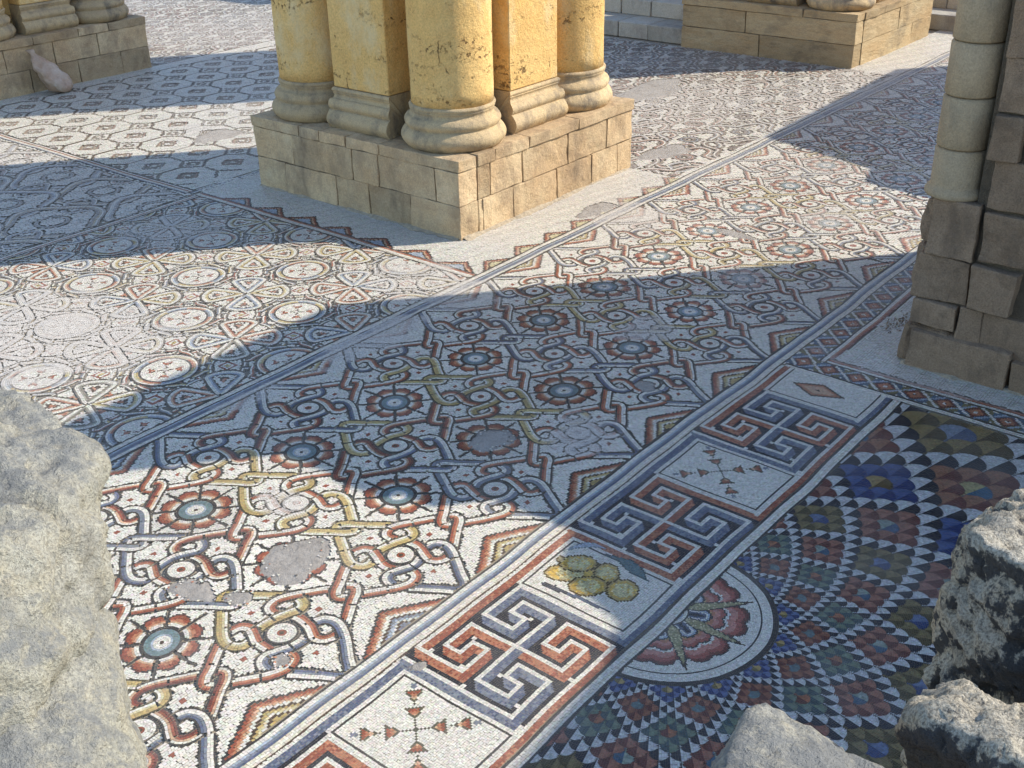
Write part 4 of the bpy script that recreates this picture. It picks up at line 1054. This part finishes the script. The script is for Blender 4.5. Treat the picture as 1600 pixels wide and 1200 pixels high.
def wall_prism(prof, axis, c0, c1, base=0.):
    """wall with a broken top outline: prof = [(along, height)...]"""
    bm = bmesh.new(); pts = [(prof[0][0], base)] + prof + [(prof[-1][0], base)]
    A = [bm.verts.new((c0, a, z) if axis == 'v' else (a, c0, z)) for a, z in pts]; B = [bm.verts.new((c1, a, z) if axis == 'v' else (a, c1, z)) for a, z in pts]
    bm.faces.new(A); bm.faces.new(B[::-1]); n = len(pts)
    for i in range(n): bm.faces.new((A[i], A[(i+1) % n], B[(i+1) % n], B[i]))
    return bm
bm_obj('pier_core', block(6.62, 9.75, -2.66, -1.96, -.01, 5.65, .02, 0), M_CORE, near)
bm_obj('wall_core', wall_prism([(-2.36, 5.6), (-2.65, 5.55), (-2.68, 3.95), (-4.55, 3.85), (-5.0, 4.2), (-5.25, 4.3), (-5.85, 4.45), (-6.3, 4.8), (-6.75, 5.28), (-7.3, 5.85), (-8.0, 6.5), (-9.5, 6.5)], 'v', 6.30, 7.4), M_CORE, near)
# masonry farther along the same side of the hall, out of the picture to the right
tag(bm_obj('ruined_wall', wall_prism([(11.9, 1.4), (12.24, 1.75), (13.36, 2.7), (14.1, 2.9), (15.5, 4.0), (16.8, 5.0), (22.0, 5.2)], 'u', -3.6, -2.0), M_GREYSTONE), 'ruined side wall with a stepped broken top beyond the near pier', 'wall')
tag(bm_obj('end_wall', wall_prism([(10.3, 8.0), (24.0, 8.0)], 'v', 23.0, 24.0), M_GREYSTONE), 'tall end wall of the hall behind the far steps', 'wall')

# steps at the end of the hall
def steps(u0, v0, v1, label, n=4, nb=5):
    st = tag(empty('stone_steps', (u0, (v0+v1)/2, 0)), label, 'steps')
    for k in range(n):
        cs = sorted([v0, v1] + [v0+(v1-v0)*(i+.5*(k % 2)+random.uniform(-.12, .12))/nb for i in range(1, nb)])
        for c0, c1 in zip(cs[:-1], cs[1:]):
            if c1-c0 < .05: continue
            bm_obj('step_stone', block(u0+.72*k+random.uniform(-.01, .01), u0+.72*(k+1)+.25, c0+.006, c1-.006, .295*k, .295*(k+1), .014, .004), M_STEP, st)
steps(16.52, 6.56, 13.4, 'pale stone steps in shade between the far piers', 4, 9)
steps(20.42, -1.9, 3.6, 'pale stone steps at the far end beside the near pier column', 4, 7)

# sack against the far left pier
bm = bmesh.new(); rings = []; K = 22; axis0 = Vector((7.52, 13.16, .0)); axis1 = Vector((7.22, 13.46, .72))
for i in range(15):
    f = i/14; c = axis0.lerp(axis1, f); c.z = .02+.70*f
    r = .22*(math.sin(PI*min(1, .15+f*.9))**.6)*(1-.55*f) + .035
    if i == 0: r = .11
    if f > .8: r = .05+.05*math.sin(f*40)*.5
    ring = []
    for k in range(K):
        a_ = 2*PI*k/K; rr = r*(1+.16*math.sin(3*a_+f*6)+.10*math.sin(5*a_-f*13)+.06*math.sin(9*a_+f*21)+.05*math.sin(f*24+a_*2))
        ring.append(bm.verts.new((c.x+rr*math.cos(a_), c.y+rr*.8*math.sin(a_), c.z)))
    rings.append(ring)
for a_, b_ in zip(rings[:-1], rings[1:]):
    for k in range(K): bm.faces.new((a_[k], a_[(k+1) % K], b_[(k+1) % K], b_[k]))
bm.faces.new(rings[0][::-1]); bm.faces.new(rings[-1])
M_SACK, nts, bs = base_mat('plastic_sack', .38)
ns = noise_node(nts, 9, 5, .6, objvec(nts)); nts.links.new(ramp(nts, ns.outputs[0], [(.35, (.38, .24, .15)), (.6, (.50, .37, .27)), (.75, (.60, .52, .43))]), bs.inputs['Base Color'])
bump(nts, bs, noise_node(nts, 22, 4, .6, objvec(nts)).outputs[0], .02)
tag(bm_obj('sack', bm, M_SACK, None, True), 'crumpled pinkish plastic sack leaning on the far left pier plinth', 'sack')

# loose grit swept against the near pier
bm = bmesh.new()
for _ in range(300):
    t_ = random.random(); c = Vector((6.78+.55*t_+random.gauss(0, .09), -1.62-.25*t_+random.gauss(0, .07), .006)); r_ = random.uniform(.003, .010)
    if c.y > -1.56: continue
    m_ = Matrix.Translation(c) @ Matrix.Rotation(random.uniform(0, 6), 4, Vector((random.random(), random.random(), 1)).normalized()) @ Matrix.Diagonal((r_, r_*random.uniform(.5, 1), r_*.6, 1))
    bmesh.ops.create_icosphere(bm, subdivisions=1, radius=1, matrix=m_)
tag(bm_obj('grit', bm, M_GREYSTONE), 'dark loose grit scattered on the pale margin beside the near pier', 'grit', kind='stuff')

# windblown dust banked against the feet of the piers
def dust(path, nrm_, name, label):
    bm = bmesh.new(); pts, _, _, _ = spline(path, False, .03); rows_ = []
    for q_, z_ in ((-.02, .035), (.018, .020), (.05, .008), (.085, -.004)):
        row = []
        for i_, p_ in enumerate(pts):
            k_ = .55+.75*mnoise.noise(Vector((p_[0]*3.1, p_[1]*3.1, 1)))+.3*mnoise.noise(Vector((p_[0]*17, p_[1]*17, 4)))
            k_ = max(.12, k_); o_ = q_*k_ if q_ > 0 else q_
            row.append(bm.verts.new((p_[0]+nrm_[0]*o_, p_[1]+nrm_[1]*o_, z_*k_+.003)))
        rows_.append(row)
    for a_, b_ in zip(rows_[:-1], rows_[1:]):
        for i_ in range(len(a_)-1): bm.faces.new((a_[i_], a_[i_+1], b_[i_+1], b_[i_]))
    tag(bm_obj(name, bm, M_GROUND, None, True), label, 'dust', kind='stuff')
dust([(6.14, 3.05), (6.14, 4.2), (6.14, 5.4), (6.14, 6.45)], (-1, 0), 'dust_drift', 'thin dust banked along the shaded foot of the central pier plinth')
dust([(6.16, 3.02), (7.3, 3.02), (8.4, 3.02), (9.5, 3.02)], (0, -1), 'dust_drift', 'thin dust banked along the sunlit foot of the central pier plinth')
dust([(6.17, -1.98), (6.15, -2.5), (6.16, -3.2), (6.16, -3.8)], (-1, 0), 'dust_drift', 'thin dust banked along the foot of the near right pier')

# ================================================================== stones of the low wall in front of the viewer
def boulder(pts, amp, fine, seed, L=.012, cuts=9):
    bm = bmesh.new()
    for p in pts: bm.verts.new(p)
    r = bmesh.ops.convex_hull(bm, input=bm.verts)
    bmesh.ops.delete(bm, geom=[g for g in r['geom_interior'] if isinstance(g, bmesh.types.BMVert)], context='VERTS')
    # knock corners off along flat fracture planes
    rf = random.Random(seed*13); cen_ = sum((v.co for v in bm.verts), Vector())/len(bm.verts)
    for _ in range(cuts):
        n_ = Vector((rf.gauss(0, 1), rf.gauss(0, 1), rf.gauss(.2, 1))).normalized(); hmax = max((v.co-cen_).dot(n_) for v in bm.verts)
        bmesh.ops.bisect_plane(bm, geom=bm.verts[:]+bm.edges[:]+bm.faces[:], plane_co=cen_+n_*hmax*rf.uniform(.90, .95), plane_no=n_, clear_outer=True)
        r = bmesh.ops.convex_hull(bm, input=bm.verts)
        bmesh.ops.delete(bm, geom=[g for g in r['geom_interior'] if isinstance(g, bmesh.types.BMVert)], context='VERTS')
    me = bpy.data.meshes.new('tmp'); bm.to_mesh(me); bm.free()
    ob = bpy.data.objects.new('tmp', me); COL.objects.link(ob)
    md = ob.modifiers.new('r', 'REMESH'); md.mode = 'VOXEL'; md.voxel_size = L
    dg = bpy.context.evaluated_depsgraph_get(); ev = ob.evaluated_get(dg); m2 = ev.to_mesh()
    bm = bmesh.new(); bm.from_mesh(m2); ev.to_mesh_clear(); bpy.data.objects.remove(ob); bpy.data.meshes.remove(me)
    for _ in range(1): bmesh.ops.smooth_vert(bm, verts=bm.verts, factor=.5, use_axis_x=True, use_axis_y=True, use_axis_z=True)
    bm.normal_update(); o = Vector((seed*3.7, seed*1.9, 0)); nn = {v: v.normal.copy() for v in bm.verts}
    for v in bm.verts:
        q = v.co
        a = mnoise.fractal(q*2.6+o, 1., 2., 3)*amp
        st = q.x*.9+q.y*.5+q.z*1.3 + .25*mnoise.noise(q*2.2+o)                    # bedding ledges that step across the stone
        led = ((st*3.1) % 1.0); led = (led if led < .82 else (1-led)*4.5)*amp*.9
        cr = max(0., .05-abs(mnoise.noise(q*2.6+o*1.7)))*amp*14.0                    # cracks
        chip = max(0., mnoise.noise(q*5.5+o*2.3)-.25)*amp*1.6
        f = mnoise.fractal(q*21+o, .7, 2., 4)*fine + (max(0., mnoise.noise(q*44+o)-.12)*-2.2 + mnoise.fractal(q*8+o*.6, 1., 2., 3)*1.5 - max(0., mnoise.noise(q*16+o)-.22)*5.)*fine
        v.co += nn[v]*(a + led - cr - chip + f)
    return bm
STONES = {"left": [[-1.908, -2.594, 3.383], [-1.797, -2.82, 3.379], [-1.773, -2.896, 3.384], [-1.761, -2.965, 3.362], [-1.768, -3.059, 3.324], [-1.781, -3.133, 3.301], [-1.816, -3.178, 3.237], [-1.857, -3.213, 3.135], [-1.876, -3.237, 3.078], [-1.917, -3.286, 3.346], [-2.047, -3.353, 3.331], [-2.144, -3.404, 3.299], [-1.928, -3.304, 3.135], [-2.068, -3.397, 3.139], [-2.212, -3.494, 3.133], [-2.273, -3.493, 3.152], [-2.41, -3.501, 3.265], [-2.108, -2.824, 3.454], [-2.239, -3.261, 3.484]], "lowleft": [[-1.864, -3.221, 3.071], [-1.905, -3.304, 3.018], [-1.946, -3.393, 2.957], [-2.018, -3.524, 2.822], [-2.058, -3.589, 2.77], [-1.946, -3.335, 3.157], [-2.087, -3.409, 3.119], [-2.225, -3.492, 3.073], [-2.317, -3.493, 3.067], [-2.31, -3.77, 3.041], [-2.507, -3.635, 3.131], [-2.153, -3.748, 2.867], [-2.413, -3.467, 3.194], [-2.032, -2.966, 2.749], [-2.23, -2.841, 2.825], [-2.062, -3.593, 3.017]], "rs1": [[-0.653, -4.501, 3.116], [-0.74, -4.587, 3.142], [-0.833, -4.689, 3.162], [-0.914, -4.826, 3.199], [-0.426, -4.495, 3.027], [-0.21, -4.531, 2.978], [-0.075, -4.674, 3.001], [-0.591, -4.522, 2.795], [-0.615, -4.506, 2.692], [-0.683, -4.504, 2.639], [-0.611, -4.556, 2.573], [-0.696, -4.658, 2.734], [-0.738, -4.751, 2.731], [-0.757, -4.916, 2.674], [-0.325, -4.468, 2.562], [0.012, -4.759, 2.487]], "rs2": [[-1.204, -4.63, 3.055], [-1.234, -4.691, 3.111], [-1.25, -4.746, 3.128], [-1.305, -4.827, 3.162], [-1.353, -4.928, 3.184], [-1.097, -4.613, 3.018], [-1.024, -4.64, 3.006], [-0.995, -4.712, 3.003], [-0.945, -4.792, 2.981], [-0.971, -4.911, 3.011], [-1.058, -4.622, 2.592], [-1.071, -4.725, 2.662], [-1.141, -4.855, 2.725], [-1.172, -4.964, 2.761], [-0.802, -4.605, 2.341], [-0.574, -4.886, 2.334]], "rs3": [[-1.338, -4.386, 3.069], [-1.301, -4.409, 3.052], [-1.303, -4.485, 3.044], [-1.31, -4.565, 3.044], [-1.307, -4.666, 3.032], [-1.521, -4.403, 3.039], [-1.668, -4.423, 3.015], [-1.463, -4.763, 3.073], [-1.644, -4.673, 3.176], [-1.755, -4.514, 3.164]], "wall": [[-3.393, -3.096, -0.05], [-3.393, -3.096, 2.5], [-0.999, -6.045, -0.05], [-0.999, -6.045, 2.5], [-2.724, -2.54, -0.05], [-2.724, -2.54, 2.5], [-0.33, -5.489, -0.05], [-0.33, -5.489, 2.5]]}
for nm, mat, amp, fine, lab in (('left', M_BOULDER, .032, .0080, 'large grey topped limestone boulder at the left edge, upper of two stacked'),
                           ('lowleft', M_BOULDER, .016, .0050, 'pale beige limestone block in the lower left corner under the larger boulder'),
                           ('rs1', M_LICHEN_SHADE, .020, .013, 'pale topped boulder with dark lichened front at the right edge'),
                           ('rs2', M_LICHEN_SHADE, .020, .013, 'dark lichened boulder lowest in the right corner'),
                           ('rs3', M_BOULDER, .012, .0055, 'small pale stone corner at the bottom edge beside the scale mosaic')):
    tag(bm_obj('boulder', boulder(STONES[nm], amp, fine, len(nm)*3+ord(nm[-1])), mat, None, True), lab, 'boulder', 'stones in front of the viewer')
tag(bm_obj('parapet_wall', boulder(STONES['wall'], .03, .01, 4, .06, 0), M_GREYSTONE), 'low rubble wall carrying the foreground stones', 'wall')
